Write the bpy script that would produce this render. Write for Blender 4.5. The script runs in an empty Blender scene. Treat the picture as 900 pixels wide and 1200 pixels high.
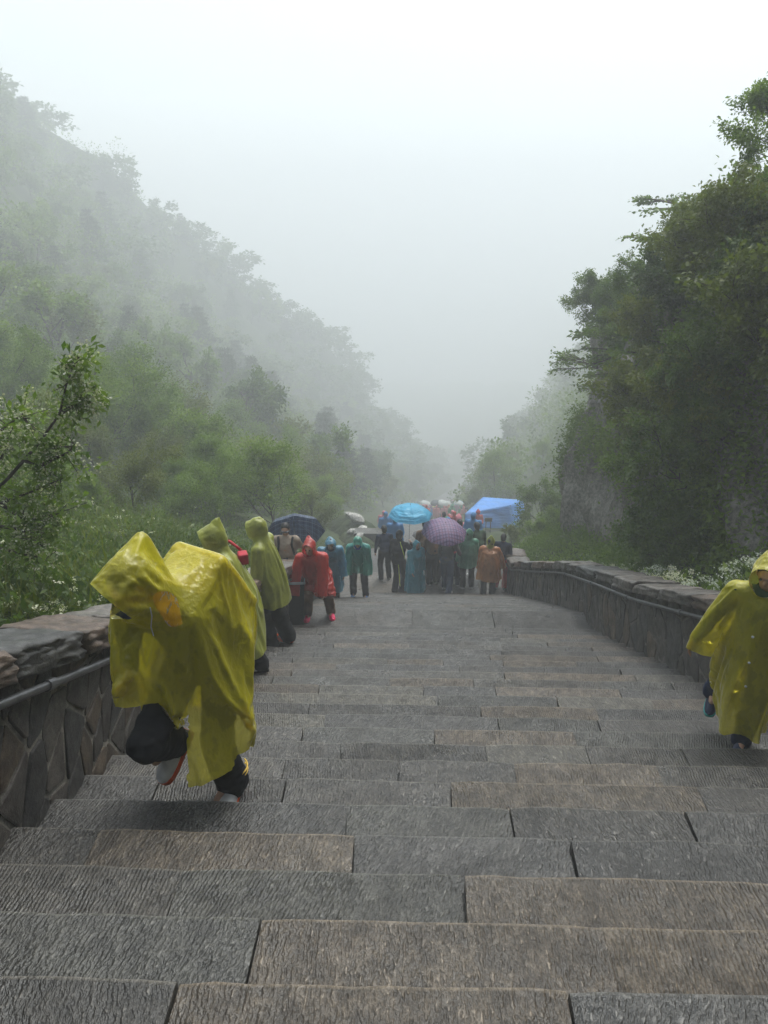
import bpy, bmesh, math, random
import numpy as np
from mathutils import Vector, Matrix, noise

# ------------------------------------------------------------------ camera, sky, sun, exposure
SC = bpy.context.scene
COL = SC.collection
F, HC = 930.0, 1.45                       # focal length in photo pixels, eye height over the stair slope
PITCH, YAW = math.radians(23.15), math.radians(1.6)
TH = math.tan(math.radians(25))
cd = bpy.data.cameras.new('camera')
cam = bpy.data.objects.new('camera', cd)
COL.objects.link(cam)
cd.sensor_fit = 'VERTICAL'; cd.sensor_height = 36.0; cd.lens = 36.0 * F / 1200.0
cd.clip_start = 0.05; cd.clip_end = 3000
cam.location = (0, 0, HC)
cam.rotation_euler = (math.pi / 2 - PITCH, 0, YAW)
SC.camera = cam

SUN_EL, SUN_ROT = math.radians(62), math.radians(25)
wd = bpy.data.worlds.new('World'); SC.world = wd; wd.use_nodes = True
nt = wd.node_tree; nt.nodes.clear()
wo = nt.nodes.new('ShaderNodeOutputWorld'); bg = nt.nodes.new('ShaderNodeBackground')
sky = nt.nodes.new('ShaderNodeTexSky'); sky.sky_type = 'NISHITA'; sky.sun_disc = False
sky.sun_elevation = SUN_EL; sky.sun_rotation = SUN_ROT
sky.air_density = 1.0; sky.dust_density = 4.0; sky.ozone_density = 1.0
hs = nt.nodes.new('ShaderNodeHueSaturation'); hs.inputs['Saturation'].default_value = 0.48
tint = nt.nodes.new('ShaderNodeMix'); tint.data_type = 'RGBA'; tint.blend_type = 'MULTIPLY'; tint.inputs[0].default_value = 1.0; tint.inputs[7].default_value = (.93, 1.0, .985, 1)
nt.links.new(sky.outputs[0], hs.inputs['Color']); nt.links.new(hs.outputs[0], tint.inputs[6]); nt.links.new(tint.outputs[2], bg.inputs[0])
bg.inputs[1].default_value = 0.11
nt.links.new(bg.outputs[0], wo.inputs[0])
sl = bpy.data.lights.new('sun', 'SUN'); sl.energy = 1.0; sl.angle = math.radians(40); sl.color = (1.0, 0.985, 0.965)
so = bpy.data.objects.new('sun', sl); COL.objects.link(so)
so.rotation_euler = (math.pi / 2 - SUN_EL, 0, math.pi - SUN_ROT)
so.location = (0, 0, 200)
SC.view_settings.view_transform = 'Standard'; SC.view_settings.look = 'None'
SC.view_settings.gamma = 1.0; SC.view_settings.use_curve_mapping = False
SC.view_settings.exposure = 1.25
cy = SC.cycles
cy.use_denoising = True; cy.denoiser = 'OPENIMAGEDENOISE'
cy.max_bounces = 8; cy.diffuse_bounces = 3; cy.glossy_bounces = 2; cy.transmission_bounces = 4
cy.transparent_max_bounces = 16; cy.volume_bounces = 4
cy.caustics_reflective = False; cy.caustics_refractive = False
FOG = 0.0059

# ------------------------------------------------------------------ pixel -> direction helpers
CAMP = np.array([0, 0, HC])
_fw = np.array([-math.sin(YAW) * math.cos(PITCH), math.cos(YAW) * math.cos(PITCH), -math.sin(PITCH)])
_rt = np.array([math.cos(YAW), math.sin(YAW), 0.0]); _up = np.cross(_rt, _fw)
def at(px, py, y):
    """point at distance y down the stairs that shows at photo pixel (px, py)"""
    r = _fw + _rt * (px - 450) / F - _up * (py - 600) / F
    return CAMP + r * (y / r[1])

def A3(*v): return np.array(v, float)
R = np.random.default_rng(7)
random.seed(7)
def nz(x, y, z=0.0): return noise.noise(Vector((x, y, z)))
def fbm(x, y, z=0.0, o=4):
    s = 0; a = 1; f = 1
    for _ in range(o):
        s += a * noise.noise(Vector((x * f, y * f, z * f))); a *= .5; f *= 2.03
    return s
def sstep(a, b, x):
    t = min(1, max(0, (x - a) / (b - a))); return t * t * (3 - 2 * t)

# ------------------------------------------------------------------ materials
MATS = {}
class NB:
    def __init__(s, name):
        s.m = bpy.data.materials.new(name); s.m.use_nodes = True; s.t = s.m.node_tree; s.t.nodes.clear()
        s.out = s.n('ShaderNodeOutputMaterial'); MATS[name] = s.m
    def n(s, typ, **kw):
        nd = s.t.nodes.new(typ)
        for k, v in kw.items(): setattr(nd, k, v)
        return nd
    def l(s, a, b): s.t.links.new(a, b)
    def noise(s, vec, scale, detail=3, rough=.55):
        nd = s.n('ShaderNodeTexNoise'); nd.inputs['Scale'].default_value = scale
        nd.inputs['Detail'].default_value = detail; nd.inputs['Roughness'].default_value = rough
        if vec is not None: s.l(vec, nd.inputs['Vector'])
        return nd.outputs['Fac']
    def ramp(s, fac, stops, interp='LINEAR'):
        nd = s.n('ShaderNodeValToRGB'); nd.color_ramp.interpolation = interp; e = nd.color_ramp.elements
        while len(e) < len(stops): e.new(.5)
        for el, (p, c) in zip(e, stops):
            el.position = p; el.color = (c if len(c) == 4 else (*c, 1)) if hasattr(c, '__len__') else (c, c, c, 1)
        s.l(fac, nd.inputs[0]); return nd.outputs[0]
    def mix(s, fac, a, b, typ='MIX'):
        nd = s.n('ShaderNodeMix', data_type='RGBA', blend_type=typ)
        for sock, v in ((nd.inputs[0], fac), (nd.inputs[6], a), (nd.inputs[7], b)):
            if hasattr(v, 'is_output'): s.l(v, sock)
            else: sock.default_value = (v if not hasattr(v, '__len__') else (*v, 1)) if sock is not nd.inputs[0] else v
        return nd.outputs[2]
    def math(s, op, a, b=None):
        nd = s.n('ShaderNodeMath', operation=op)
        for i, v in enumerate((a, b)):
            if v is None: continue
            if hasattr(v, 'is_output'): s.l(v, nd.inputs[i])
            else: nd.inputs[i].default_value = v
        return nd.outputs[0]
    def mapping(s, vec, scale=(1, 1, 1), rot=(0, 0, 0)):
        nd = s.n('ShaderNodeMapping'); nd.inputs['Scale'].default_value = scale; nd.inputs['Rotation'].default_value = rot
        s.l(vec, nd.inputs['Vector']); return nd.outputs[0]
    def bump(s, h, strength=.5, dist=.02, nrm=None):
        nd = s.n('ShaderNodeBump'); nd.inputs['Strength'].default_value = strength; nd.inputs['Distance'].default_value = dist
        s.l(h, nd.inputs['Height'])
        if nrm is not None: s.l(nrm, nd.inputs['Normal'])
        return nd.outputs[0]
    def pbr(s, col, rough=.6, spec=.5, nrm=None, metal=0.0):
        p = s.n('ShaderNodeBsdfPrincipled')
        for k, v in (('Base Color', col), ('Roughness', rough), ('Specular IOR Level', spec), ('Metallic', metal)):
            if hasattr(v, 'is_output'): s.l(v, p.inputs[k])
            else: p.inputs[k].default_value = (*v, 1) if hasattr(v, '__len__') else v
        if nrm is not None: s.l(nrm, p.inputs['Normal'])
        s.l(p.outputs[0], s.out.inputs[0]); return s.m

def stone_mat(name, c1, c2, wet=.36, chisel=True, ang=0.0, bs=.6):
    b = NB(name); tc = b.n('ShaderNodeTexCoord').outputs['Object']; oi = b.n('ShaderNodeObjectInfo')
    sh = b.n('ShaderNodeVectorMath', operation='ADD'); b.l(tc, sh.inputs[0]); b.l(b.math('MULTIPLY', oi.outputs['Random'], 37.0), sh.inputs[1]); tc = sh.outputs[0]
    big = b.noise(tc, 2.2, 4); fine = b.noise(tc, 130, 3, .7); mid = b.noise(tc, 11, 5, .65)
    col = b.mix(b.ramp(big, [(.3, 0.0), (.7, 1.0)]), c1, c2)
    col = b.mix(b.ramp(fine, [(.45, 0.0), (.8, .7)]), col, tuple(v * 2.4 for v in c2))
    col = b.mix(b.ramp(mid, [(.40, .75), (.58, 0.0)]), col, tuple(v * .45 for v in c1))
    col = b.mix(1.0, col, b.ramp(oi.outputs['Random'], [(0, .70), (.5, 1.0), (1, 1.28)]), 'MULTIPLY')
    h = b.math('MULTIPLY', fine, .5)
    if chisel:
        wv = b.n('ShaderNodeVectorMath', operation='MULTIPLY_ADD'); b.l(b.n('ShaderNodeTexNoise').outputs['Color'], wv.inputs[0]); wv.inputs[1].default_value = (.012, .012, .012); b.l(tc, wv.inputs[2])
        rot = b.n('ShaderNodeVectorRotate', rotation_type='Z_AXIS'); b.l(wv.outputs[0], rot.inputs['Vector']); b.l(b.math('MULTIPLY', b.math('SUBTRACT', oi.outputs['Random'], .5), .45), rot.inputs['Angle'])
        v = b.mapping(rot.outputs[0], (1, 1, 1), (0, 0, ang))
        wa = b.n('ShaderNodeTexWave', wave_type='BANDS', bands_direction='X'); b.l(v, wa.inputs['Vector']); wa.inputs['Scale'].default_value = 20.0; wa.inputs['Distortion'].default_value = 3.2
        wa.inputs['Detail'].default_value = 2.0; wa.inputs['Detail Scale'].default_value = 2.2; wa.inputs['Detail Roughness'].default_value = .6
        brk = b.noise(b.mapping(v, (70, 30, 50)), 1.0, 2, .6); big2 = b.noise(v, 3.0, 2)
        own = b.math('FRACT', b.math('MULTIPLY', oi.outputs['Random'], 7.31)); groove = b.math('MULTIPLY', b.math('MULTIPLY', wa.outputs['Fac'], b.ramp(big2, [(.35, .25), (.6, 1.0)])), b.ramp(own, [(0, .1), (.5, .8), (1, 1.3)]))
        ch = b.math('ADD', b.math('MULTIPLY', groove, .55), b.math('MULTIPLY', b.ramp(brk, [(.36, 0.0), (.64, 1.0)]), .65))
        h = b.math('ADD', h, b.math('MULTIPLY', ch, 1.6))
        col = b.mix(b.math('MULTIPLY', b.ramp(ch, [(.15, 1.0), (.6, 0.0)]), .6), col, tuple(v_ * .45 for v_ in c1))
        sp = b.math('MULTIPLY', b.ramp(brk, [(.62, 0.0), (.72, 1.0)]), wa.outputs['Fac']); col = b.mix(b.math('MULTIPLY', sp, .6), col, tuple(v_ * 3.2 for v_ in c2))
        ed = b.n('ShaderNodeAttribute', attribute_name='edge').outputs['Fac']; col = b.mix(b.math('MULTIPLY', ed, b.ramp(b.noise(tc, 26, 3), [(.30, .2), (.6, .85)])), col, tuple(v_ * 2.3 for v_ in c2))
    h = b.math('ADD', h, b.math('MULTIPLY', mid, 1.6))
    rough = b.ramp(b.noise(tc, 4, 4), [(.32, wet - .12), (.68, wet + .22)])
    return b.pbr(col, rough, .55, b.bump(h, bs, .009))

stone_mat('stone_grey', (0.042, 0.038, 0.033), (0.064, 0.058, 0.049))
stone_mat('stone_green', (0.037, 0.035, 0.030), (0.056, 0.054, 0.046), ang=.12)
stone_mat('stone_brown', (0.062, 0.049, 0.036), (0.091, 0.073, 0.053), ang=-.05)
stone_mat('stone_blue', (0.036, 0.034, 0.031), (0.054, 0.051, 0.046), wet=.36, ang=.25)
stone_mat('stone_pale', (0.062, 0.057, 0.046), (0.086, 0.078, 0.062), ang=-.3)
stone_mat('riser_dark', (.05, .05, .048), (.08, .08, .075))
for i, (a, c) in enumerate([((0.048, 0.040, 0.034), (0.072, 0.062, 0.053)), ((0.068, 0.050, 0.034), (0.100, 0.074, 0.051)), ((0.036, 0.034, 0.032), (0.058, 0.054, 0.050)), ((0.052, 0.046, 0.038), (0.080, 0.070, 0.059))]):
    stone_mat('rubble_%d' % i, a, c, wet=.5, chisel=False, bs=1.0)
stone_mat('coping', (.085, .074, .064), (.14, .122, .106), wet=.45, chisel=False, bs=1.0)
stone_mat('coping_brown', (.10, .070, .052), (.155, .112, .084), wet=.42, chisel=False, bs=1.0)
stone_mat('coping_dark', (.045, .044, .042), (.075, .072, .068), wet=.42, chisel=False, bs=1.0)
stone_mat('mortar', (.15, .14, .12), (.21, .195, .17), wet=.7, chisel=False, bs=.7)
stone_mat('cliff_rock', (.14, .125, .10), (.26, .24, .205), wet=.6, chisel=False, bs=1.0)
stone_mat('boulder_pale', (.30, .28, .26), (.42, .40, .37), wet=.6, chisel=False, bs=.7)

def plain(name, col, rough=.7, spec=.4, metal=0.0, bs=.25, bscale=60, var=.25):
    b = NB(name); tc = b.n('ShaderNodeTexCoord').outputs['Object']
    f = b.noise(tc, bscale * .15, 3); g = b.noise(tc, bscale, 3)
    c = b.mix(b.ramp(f, [(.3, 0.0), (.7, 1.0)]), tuple(v * (1 - var) for v in col), tuple(min(1, v * (1 + var)) for v in col))
    return b.pbr(c, rough, spec, b.bump(g, bs, .004), metal)
def fabric(name, col): return plain(name, col, .85, .2, bs=.5, bscale=22, var=.3)

def soil_mat():
    b = NB('soil'); g = b.n('ShaderNodeNewGeometry'); p = g.outputs['Position']
    a = b.noise(p, .35, 5); c = b.noise(p, 3.5, 5, .65)
    col = b.mix(b.ramp(a, [(.4, 0.0), (.6, 1.0)]), (.028, .046, .014), (.048, .064, .020))
    col = b.mix(b.ramp(c, [(.5, 0.0), (.75, .6)]), col, (.070, .066, .038))
    b.pbr(col, .9, .2, b.bump(c, 1.0, .15))
soil_mat()

def leaf_mat(name, dark, light, trans=.3, rough=.45, hue=.0):
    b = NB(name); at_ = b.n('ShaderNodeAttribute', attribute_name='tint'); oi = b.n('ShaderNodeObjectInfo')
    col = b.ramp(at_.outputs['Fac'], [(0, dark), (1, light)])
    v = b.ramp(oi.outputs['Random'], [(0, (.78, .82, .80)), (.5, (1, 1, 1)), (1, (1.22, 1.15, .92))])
    col = b.mix(1.0, col, v, 'MULTIPLY')
    p = b.n('ShaderNodeBsdfPrincipled'); b.l(col, p.inputs['Base Color']); p.inputs['Roughness'].default_value = rough
    p.inputs['Specular IOR Level'].default_value = .35
    t = b.n('ShaderNodeBsdfTranslucent'); b.l(b.mix(1.0, col, (1.25, 1.35, .55), 'MULTIPLY'), t.inputs['Color'])
    mx = b.n('ShaderNodeMixShader'); mx.inputs[0].default_value = trans
    b.l(p.outputs[0], mx.inputs[1]); b.l(t.outputs[0], mx.inputs[2]); b.l(mx.outputs[0], b.out.inputs[0])
leaf_mat('leaf_fresh', (0.062, 0.12, 0.012), (0.19, 0.275, 0.035), trans=.42)
leaf_mat('leaf_mid', (0.045, 0.092, 0.015), (0.145, 0.215, 0.035), trans=.42)
leaf_mat('leaf_dark', (0.032, 0.066, 0.016), (0.105, 0.16, 0.034), trans=.42)
leaf_mat('leaf_pine', (.012, .028, .012), (.038, .066, .026), trans=.1)
leaf_mat('leaf_olive', (0.065, 0.092, 0.012), (0.16, 0.19, 0.03), trans=.40)
leaf_mat('blossom', (.35, .35, .28), (.62, .62, .55), trans=.35, rough=.7)
leaf_mat('umbel', (.45, .48, .40), (.75, .76, .70), trans=.3, rough=.7)
plain('bark', (.055, .045, .036), .9, .2, bs=1.0, bscale=40)

def plastic(name, col, alpha=.5, thru=None):
    """thin crumpled coloured plastic sheet: part see-through, part scattering, wet gloss"""
    b = NB(name); tc = b.n('ShaderNodeTexCoord').outputs['Object']
    n1 = b.noise(b.mapping(tc, (1, 1, .55)), 13, 3, .5); n2 = b.noise(tc, 34, 2, .5)
    rd = b.math('ABSOLUTE', b.math('SUBTRACT', n1, .5)); h = b.math('ADD', b.math('MULTIPLY', b.ramp(rd, [(0, 1.0), (.10, 0.0)]), .55), b.math('ADD', n1, b.math('MULTIPLY', n2, .35)))
    n3 = b.noise(b.mapping(tc, (1, 1, .7), (.4, .3, .8)), 27, 2, .5); h = b.math('ADD', h, b.math('MULTIPLY', b.ramp(b.math('ABSOLUTE', b.math('SUBTRACT', n3, .5)), [(0, 1.0), (.07, 0.0)]), .18)); nrm = b.bump(h, .42, .010)
    thru = thru or tuple(v ** .45 for v in col)
    tr = b.n('ShaderNodeBsdfTransparent'); tr.inputs[0].default_value = (*thru, 1)
    df = b.n('ShaderNodeBsdfDiffuse'); df.inputs[0].default_value = (*col, 1); b.l(nrm, df.inputs['Normal'])
    tl = b.n('ShaderNodeBsdfTranslucent'); tl.inputs[0].default_value = (*col, 1); b.l(nrm, tl.inputs['Normal'])
    m1 = b.n('ShaderNodeMixShader'); m1.inputs[0].default_value = .5; b.l(df.outputs[0], m1.inputs[1]); b.l(tl.outputs[0], m1.inputs[2])
    lw = b.n('ShaderNodeLayerWeight'); lw.inputs[0].default_value = .35
    a = b.math('ADD', b.math('MULTIPLY', lw.outputs['Facing'], .40), alpha)
    a = b.math('ADD', a, b.math('MULTIPLY', b.ramp(h, [(.6, 0.0), (1.6, 1.0)]), .12))
    m2 = b.n('ShaderNodeMixShader'); b.l(b.math('MINIMUM', a, .97), m2.inputs[0]); b.l(tr.outputs[0], m2.inputs[1]); b.l(m1.outputs[0], m2.inputs[2])
    gl = b.n('ShaderNodeBsdfGlossy'); gl.inputs['Roughness'].default_value = .28; gl.inputs[0].default_value = (1, 1, 1, 1); b.l(nrm, gl.inputs['Normal'])
    fr = b.n('ShaderNodeFresnel'); fr.inputs[0].default_value = 1.42; b.l(nrm, fr.inputs['Normal'])
    m3 = b.n('ShaderNodeMixShader'); b.l(b.math('MULTIPLY', fr.outputs[0], .9), m3.inputs[0]); b.l(m2.outputs[0], m3.inputs[1]); b.l(gl.outputs[0], m3.inputs[2])
    b.l(m3.outputs[0], b.out.inputs[0])
plastic('poncho_yellow', (.95, .85, .05), .33, (.95, .88, .26))
plastic('poncho_lime', (.62, .66, .12), .52)
plastic('poncho_red', (.78, .07, .05), .50)
plastic('poncho_green', (.12, .56, .40), .45)
plastic('poncho_blue', (.13, .42, .62), .5)
plastic('poncho_cyan', (.13, .52, .66), .55)
plastic('poncho_orange', (.75, .30, .10), .55)
plastic('poncho_mint', (.18, .52, .34), .55)
plastic('hood_amber', (.80, .45, .01), .4)
plain('skin', (.50, .30, .20), .55, .4, bs=.15)
plain('hair_black', (.012, .011, .011), .5, .4)
fabric('cloth_black', (.012, .012, .014)); fabric('cloth_navy', (.018, .026, .055)); fabric('cloth_grey', (.11, .11, .115))
fabric('cloth_jean', (.06, .085, .14)); fabric('cloth_beige', (.42, .34, .27)); fabric('cloth_brown', (.16, .09, .05))
fabric('cloth_red', (.45, .03, .035)); fabric('cloth_green', (.05, .09, .05)); fabric('cloth_blue', (.03, .10, .40)); fabric('cloth_white', (.6, .6, .6))
plain('shoe_white', (.62, .62, .62), .5); plain('shoe_orange', (.75, .12, .03), .5); plain('shoe_pink', (.85, .03, .13), .5)
plain('shoe_navy', (.02, .03, .07), .5); plain('sole_teal', (.05, .42, .40), .5); plain('shoe_blue', (.10, .22, .45), .5)
plain('trim_yellow', (.70, .75, .12), .6); plain('trim_gold', (.65, .42, .05), .6); plain('strap_red', (.36, .02, .035), .7)
plain('rail_metal', (.13, .13, .135), .38, .5, metal=.75, bs=.3); plain('bin_black', (.012, .012, .014), .4, .5); plain('rim_grey', (.30, .31, .33), .4)
plain('sign_dark', (.02, .025, .03), .5); plain('pole_metal', (.25, .25, .26), .35, .5, metal=.8); plain('glass_dark', (.008, .008, .01), .1, .6)
plain('eye_dark', (.01, .008, .006), .2)
def obj_color_mat():
    b = NB('crowd_cloth'); oi = b.n('ShaderNodeObjectInfo'); b.pbr(oi.outputs['Color'], .6, .3)
obj_color_mat()
def tarp_mat(name, col):
    b = NB(name); tc = b.n('ShaderNodeTexCoord').outputs['Object']
    n1 = b.noise(tc, 1.6, 4); n2 = b.noise(b.mapping(tc, (1, 1, 5)), 2.2, 3)
    c = b.mix(b.ramp(n1, [(.35, 0.0), (.65, 1.0)]), tuple(v * .82 for v in col), col)
    p = b.n('ShaderNodeBsdfPrincipled'); b.l(c, p.inputs['Base Color']); p.inputs['Roughness'].default_value = .4
    b.l(b.bump(b.math('ADD', n1, n2), .7, .15), p.inputs['Normal'])
    t = b.n('ShaderNodeBsdfTranslucent'); b.l(c, t.inputs[0]); mx = b.n('ShaderNodeMixShader'); mx.inputs[0].default_value = .35
    b.l(p.outputs[0], mx.inputs[1]); b.l(t.outputs[0], mx.inputs[2]); b.l(mx.outputs[0], b.out.inputs[0])
tarp_mat('tarp_blue', (.14, .42, .92)); tarp_mat('umbrella_blue', (.10, .50, .78)); tarp_mat('umbrella_navy', (.035, .06, .12))
def plaid_mat(name, base, line, line2, n):
    b = NB(name); uv = b.n('ShaderNodeTexCoord').outputs['UV']; sx = b.n('ShaderNodeSeparateXYZ'); b.l(uv, sx.inputs[0])
    def band(sock, k, w):
        f = b.math('FRACT', b.math('MULTIPLY', sock, k)); return b.math('LESS_THAN', f, w)
    c = b.mix(b.math('MULTIPLY', band(sx.outputs[0], n, .42), .62), base, line); c = b.mix(b.math('MULTIPLY', band(sx.outputs[1], n, .42), .62), c, line)
    c = b.mix(b.math('MULTIPLY', band(sx.outputs[0], n * .5, .1), .6), c, line2); c = b.mix(b.math('MULTIPLY', band(sx.outputs[1], n * .5, .1), .6), c, line2)
    p = b.n('ShaderNodeBsdfPrincipled'); b.l(c, p.inputs['Base Color']); p.inputs['Roughness'].default_value = .55
    t = b.n('ShaderNodeBsdfTranslucent'); b.l(c, t.inputs[0]); mx = b.n('ShaderNodeMixShader'); mx.inputs[0].default_value = .25
    b.l(p.outputs[0], mx.inputs[1]); b.l(t.outputs[0], mx.inputs[2]); b.l(mx.outputs[0], b.out.inputs[0])
plaid_mat('umbrella_plaid', (.27, .20, .34), (.07, .035, .11), (.35, .15, .22), 16)
plaid_mat('umbrella_check', (.05, .075, .13), (.02, .03, .06), (.15, .2, .28), 20)
M = MATS

# ------------------------------------------------------------------ object helpers
def tag(o, label=None, cat=None, group=None, kind=None):
    for k, v in (('label', label), ('category', cat), ('group', group), ('kind', kind)):
        if v: o[k] = v
    return o
def link(name, me, mat=None, parent=None, smooth=False):
    o = bpy.data.objects.new(name, me); COL.objects.link(o)
    if mat is not None and len(me.materials) == 0: me.materials.append(M[mat] if isinstance(mat, str) else mat)
    if parent is not None: o.parent = parent
    if smooth: me.polygons.foreach_set('use_smooth', np.ones(len(me.polygons), bool))
    return o
def empty(name, loc=(0, 0, 0), rz=0.0):
    o = bpy.data.objects.new(name, None); COL.objects.link(o); o.location = loc; o.rotation_euler = (0, 0, rz)
    o.empty_display_size = .2; return o
def mesh(name, V, Fc, mat=None, parent=None, smooth=False):
    me = bpy.data.meshes.new(name); me.from_pydata([tuple(v) for v in V], [], Fc); me.update()
    return link(name, me, mat, parent, smooth)
def bm_obj(name, bm, mat=None, parent=None, smooth=False):
    me = bpy.data.meshes.new(name); bmesh.ops.recalc_face_normals(bm, faces=bm.faces[:]); bm.to_mesh(me); bm.free()
    return link(name, me, mat, parent, smooth)
def quads_mesh(name, V, tint=None, mat=None):
    """V (n,4,3): n separate quads, tint (n,) per-face value"""
    n = len(V); me = bpy.data.meshes.new(name)
    me.vertices.add(4 * n); me.vertices.foreach_set('co', np.ascontiguousarray(V, dtype=np.float32).ravel())
    me.loops.add(4 * n); me.loops.foreach_set('vertex_index', np.arange(4 * n, dtype=np.int32))
    me.polygons.add(n); me.polygons.foreach_set('loop_start', np.arange(0, 4 * n, 4, dtype=np.int32))
    me.polygons.foreach_set('loop_total', np.full(n, 4, np.int32))
    me.update(calc_edges=True)
    if tint is not None:
        a = me.attributes.new('tint', 'FLOAT', 'FACE'); a.data.foreach_set('value', np.clip(tint, 0, 1).astype(np.float32))
    if mat: me.materials.append(M[mat])
    return me
def unit(v): return v / np.maximum(np.linalg.norm(v, axis=-1, keepdims=True), 1e-9)
def leaf_quads(P, D, size, asp=.55, rng=R, droop=.0):
    P = np.asarray(P, float); n = len(P); D = unit(np.asarray(D, float) + rng.normal(0, .45, (n, 3)) + np.array([0, 0, -droop]))
    W = unit(np.cross(D, rng.normal(0, 1, (n, 3)) + np.array([0, 0, 1.2]))); N = np.cross(W, D)
    s = (np.asarray(size) * np.ones(n))[:, None]
    mid = P + D * s * .5
    return np.stack([P, mid + W * s * asp * .5 + N * s * .1, P + D * s, mid - W * s * asp * .5 + N * s * .1], 1)
def tube(polys, sides=6):
    """polys: list of (pts, radii) -> V, F"""
    V = []; Fc = []
    for pts, rad in polys:
        pts = [np.asarray(p, float) for p in pts]; b0 = len(V); prev = None
        for i, p in enumerate(pts):
            d = unit(pts[min(i + 1, len(pts) - 1)] - pts[max(i - 1, 0)])
            a = np.cross(d, (0, 0, 1.0)) if prev is None else prev - d * (prev @ d)
            if np.linalg.norm(a) < 1e-4: a = np.cross(d, (0, 1.0, 0))
            a = unit(a); prev = a; c = np.cross(d, a)
            for k in range(sides):
                t = 2 * math.pi * k / sides; V.append(p + rad[i] * (a * math.cos(t) + c * math.sin(t)))
        for i in range(len(pts) - 1):
            for k in range(sides):
                k2 = (k + 1) % sides; q = b0 + i * sides
                Fc.append((q + k, q + k2, q + sides + k2, q + sides + k))
        Fc.append(tuple(b0 + k for k in range(sides))[::-1]); e = b0 + (len(pts) - 1) * sides; Fc.append(tuple(e + k for k in range(sides)))
    return V, Fc
def box_bm(bm, lo, hi, bev=0.0):
    r = bmesh.ops.create_cube(bm, size=1.0); vs = r['verts']
    for v in vs:
        v.co = Vector([lo[i] + (v.co[i] + .5) * (hi[i] - lo[i]) for i in range(3)])
    if bev:
        es = {e for v in vs for e in v.link_edges}
        bmesh.ops.bevel(bm, geom=list(es), offset=bev, segments=1, affect='EDGES')

# ------------------------------------------------------------------ the long profile of the path
D1, R1 = .36, .36 * TH
NOS = []                                            # (y_back, y_nosing, z)
for k in range(-13, 25):
    y = 1.61 + D1 * k; NOS.append((y - D1, y, -TH * y))
yL, zL = NOS[-1][1], NOS[-1][2]
NOS.append((yL, yL + .80, zL - R1)); yA, zA = yL + .80, zL - R1
for k in range(1, 22): NOS.append((yA + .321 * (k - 1), yA + .321 * k, zA - .163 * k))
yB, zB = NOS[-1][1], NOS[-1][2]
NOS.append((yB, yB + 1.4, zB - .171)); yE, zE = yB + 1.4, zB - .171
_py = [-40, yL, yA, yB, yE, 120, 240, 340, 460]
_pz = [40 * TH, zL, zA, zB, zE, zE - .408 * (120 - yE), 0, 0, 0]
_pz[6] = _pz[5] - .34 * 120; _pz[7] = _pz[6] - .16 * 100; _pz[8] = _pz[7] - .05 * 120
def sl_z(y): return float(np.interp(y, _py, _pz))
def cx(y): return .56 + (0.0 if y < 40 else .00065 * (y - 40) ** 2 if y < 140 else 6.5 + .13 * (y - 140))
def tread(y):
    for a, b, z in NOS:
        if a <= y < b: return z
    return sl_z(y)
def wl_z(y): return sum(sl_z(y + d) for d in (-1.6, -.8, 0, .8, 1.6)) / 5 if y < 16.5 else sl_z(y) + (wl_z(16.49) - sl_z(16.49)) * max(0, 1 - (y - 16.5) / 2)
XL, XR = -1.74, 2.86

# ------------------------------------------------------------------ terrain
RIDGE_L = [(-40, -60, 26), (0, -62, 24), (60, -66, 20), (120, -72, 18)]
for px, py, y in [(0, 126, 168), (60, 146, 171), (120, 186, 175), (165, 222, 178), (188, 266, 182), (225, 288, 187), (270, 316, 193), (298, 352, 199), (345, 374, 207), (385, 408, 217), (410, 448, 228), (430, 500, 241), (455, 548, 255), (480, 584, 272)]:
    p = at(px, py, y); RIDGE_L.append((y, p[0], p[2]))
RIDGE_L += [(350, 14, -112), (460, -30, -112)]
RIDGE_R = [(-40, 48, 26), (0, 46, 20), (60, 46, 6), (115, 44, -8)]
for px, py, y in [(745, 352, 180), (690, 422, 195), (650, 480, 210), (620, 540, 230), (592, 572, 255), (575, 584, 290)]:
    p = at(px, py, y); RIDGE_R.append((y, p[0], p[2]))
RIDGE_R += [(350, 64, -112), (460, 90, -112)]
def ridge(tab, y):
    a = np.array(tab); return float(np.interp(y, a[:, 0], a[:, 1])), float(np.interp(y, a[:, 0], a[:, 2]))
CT = 7.6                                            # height of the right-hand cliff over the stairs
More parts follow.
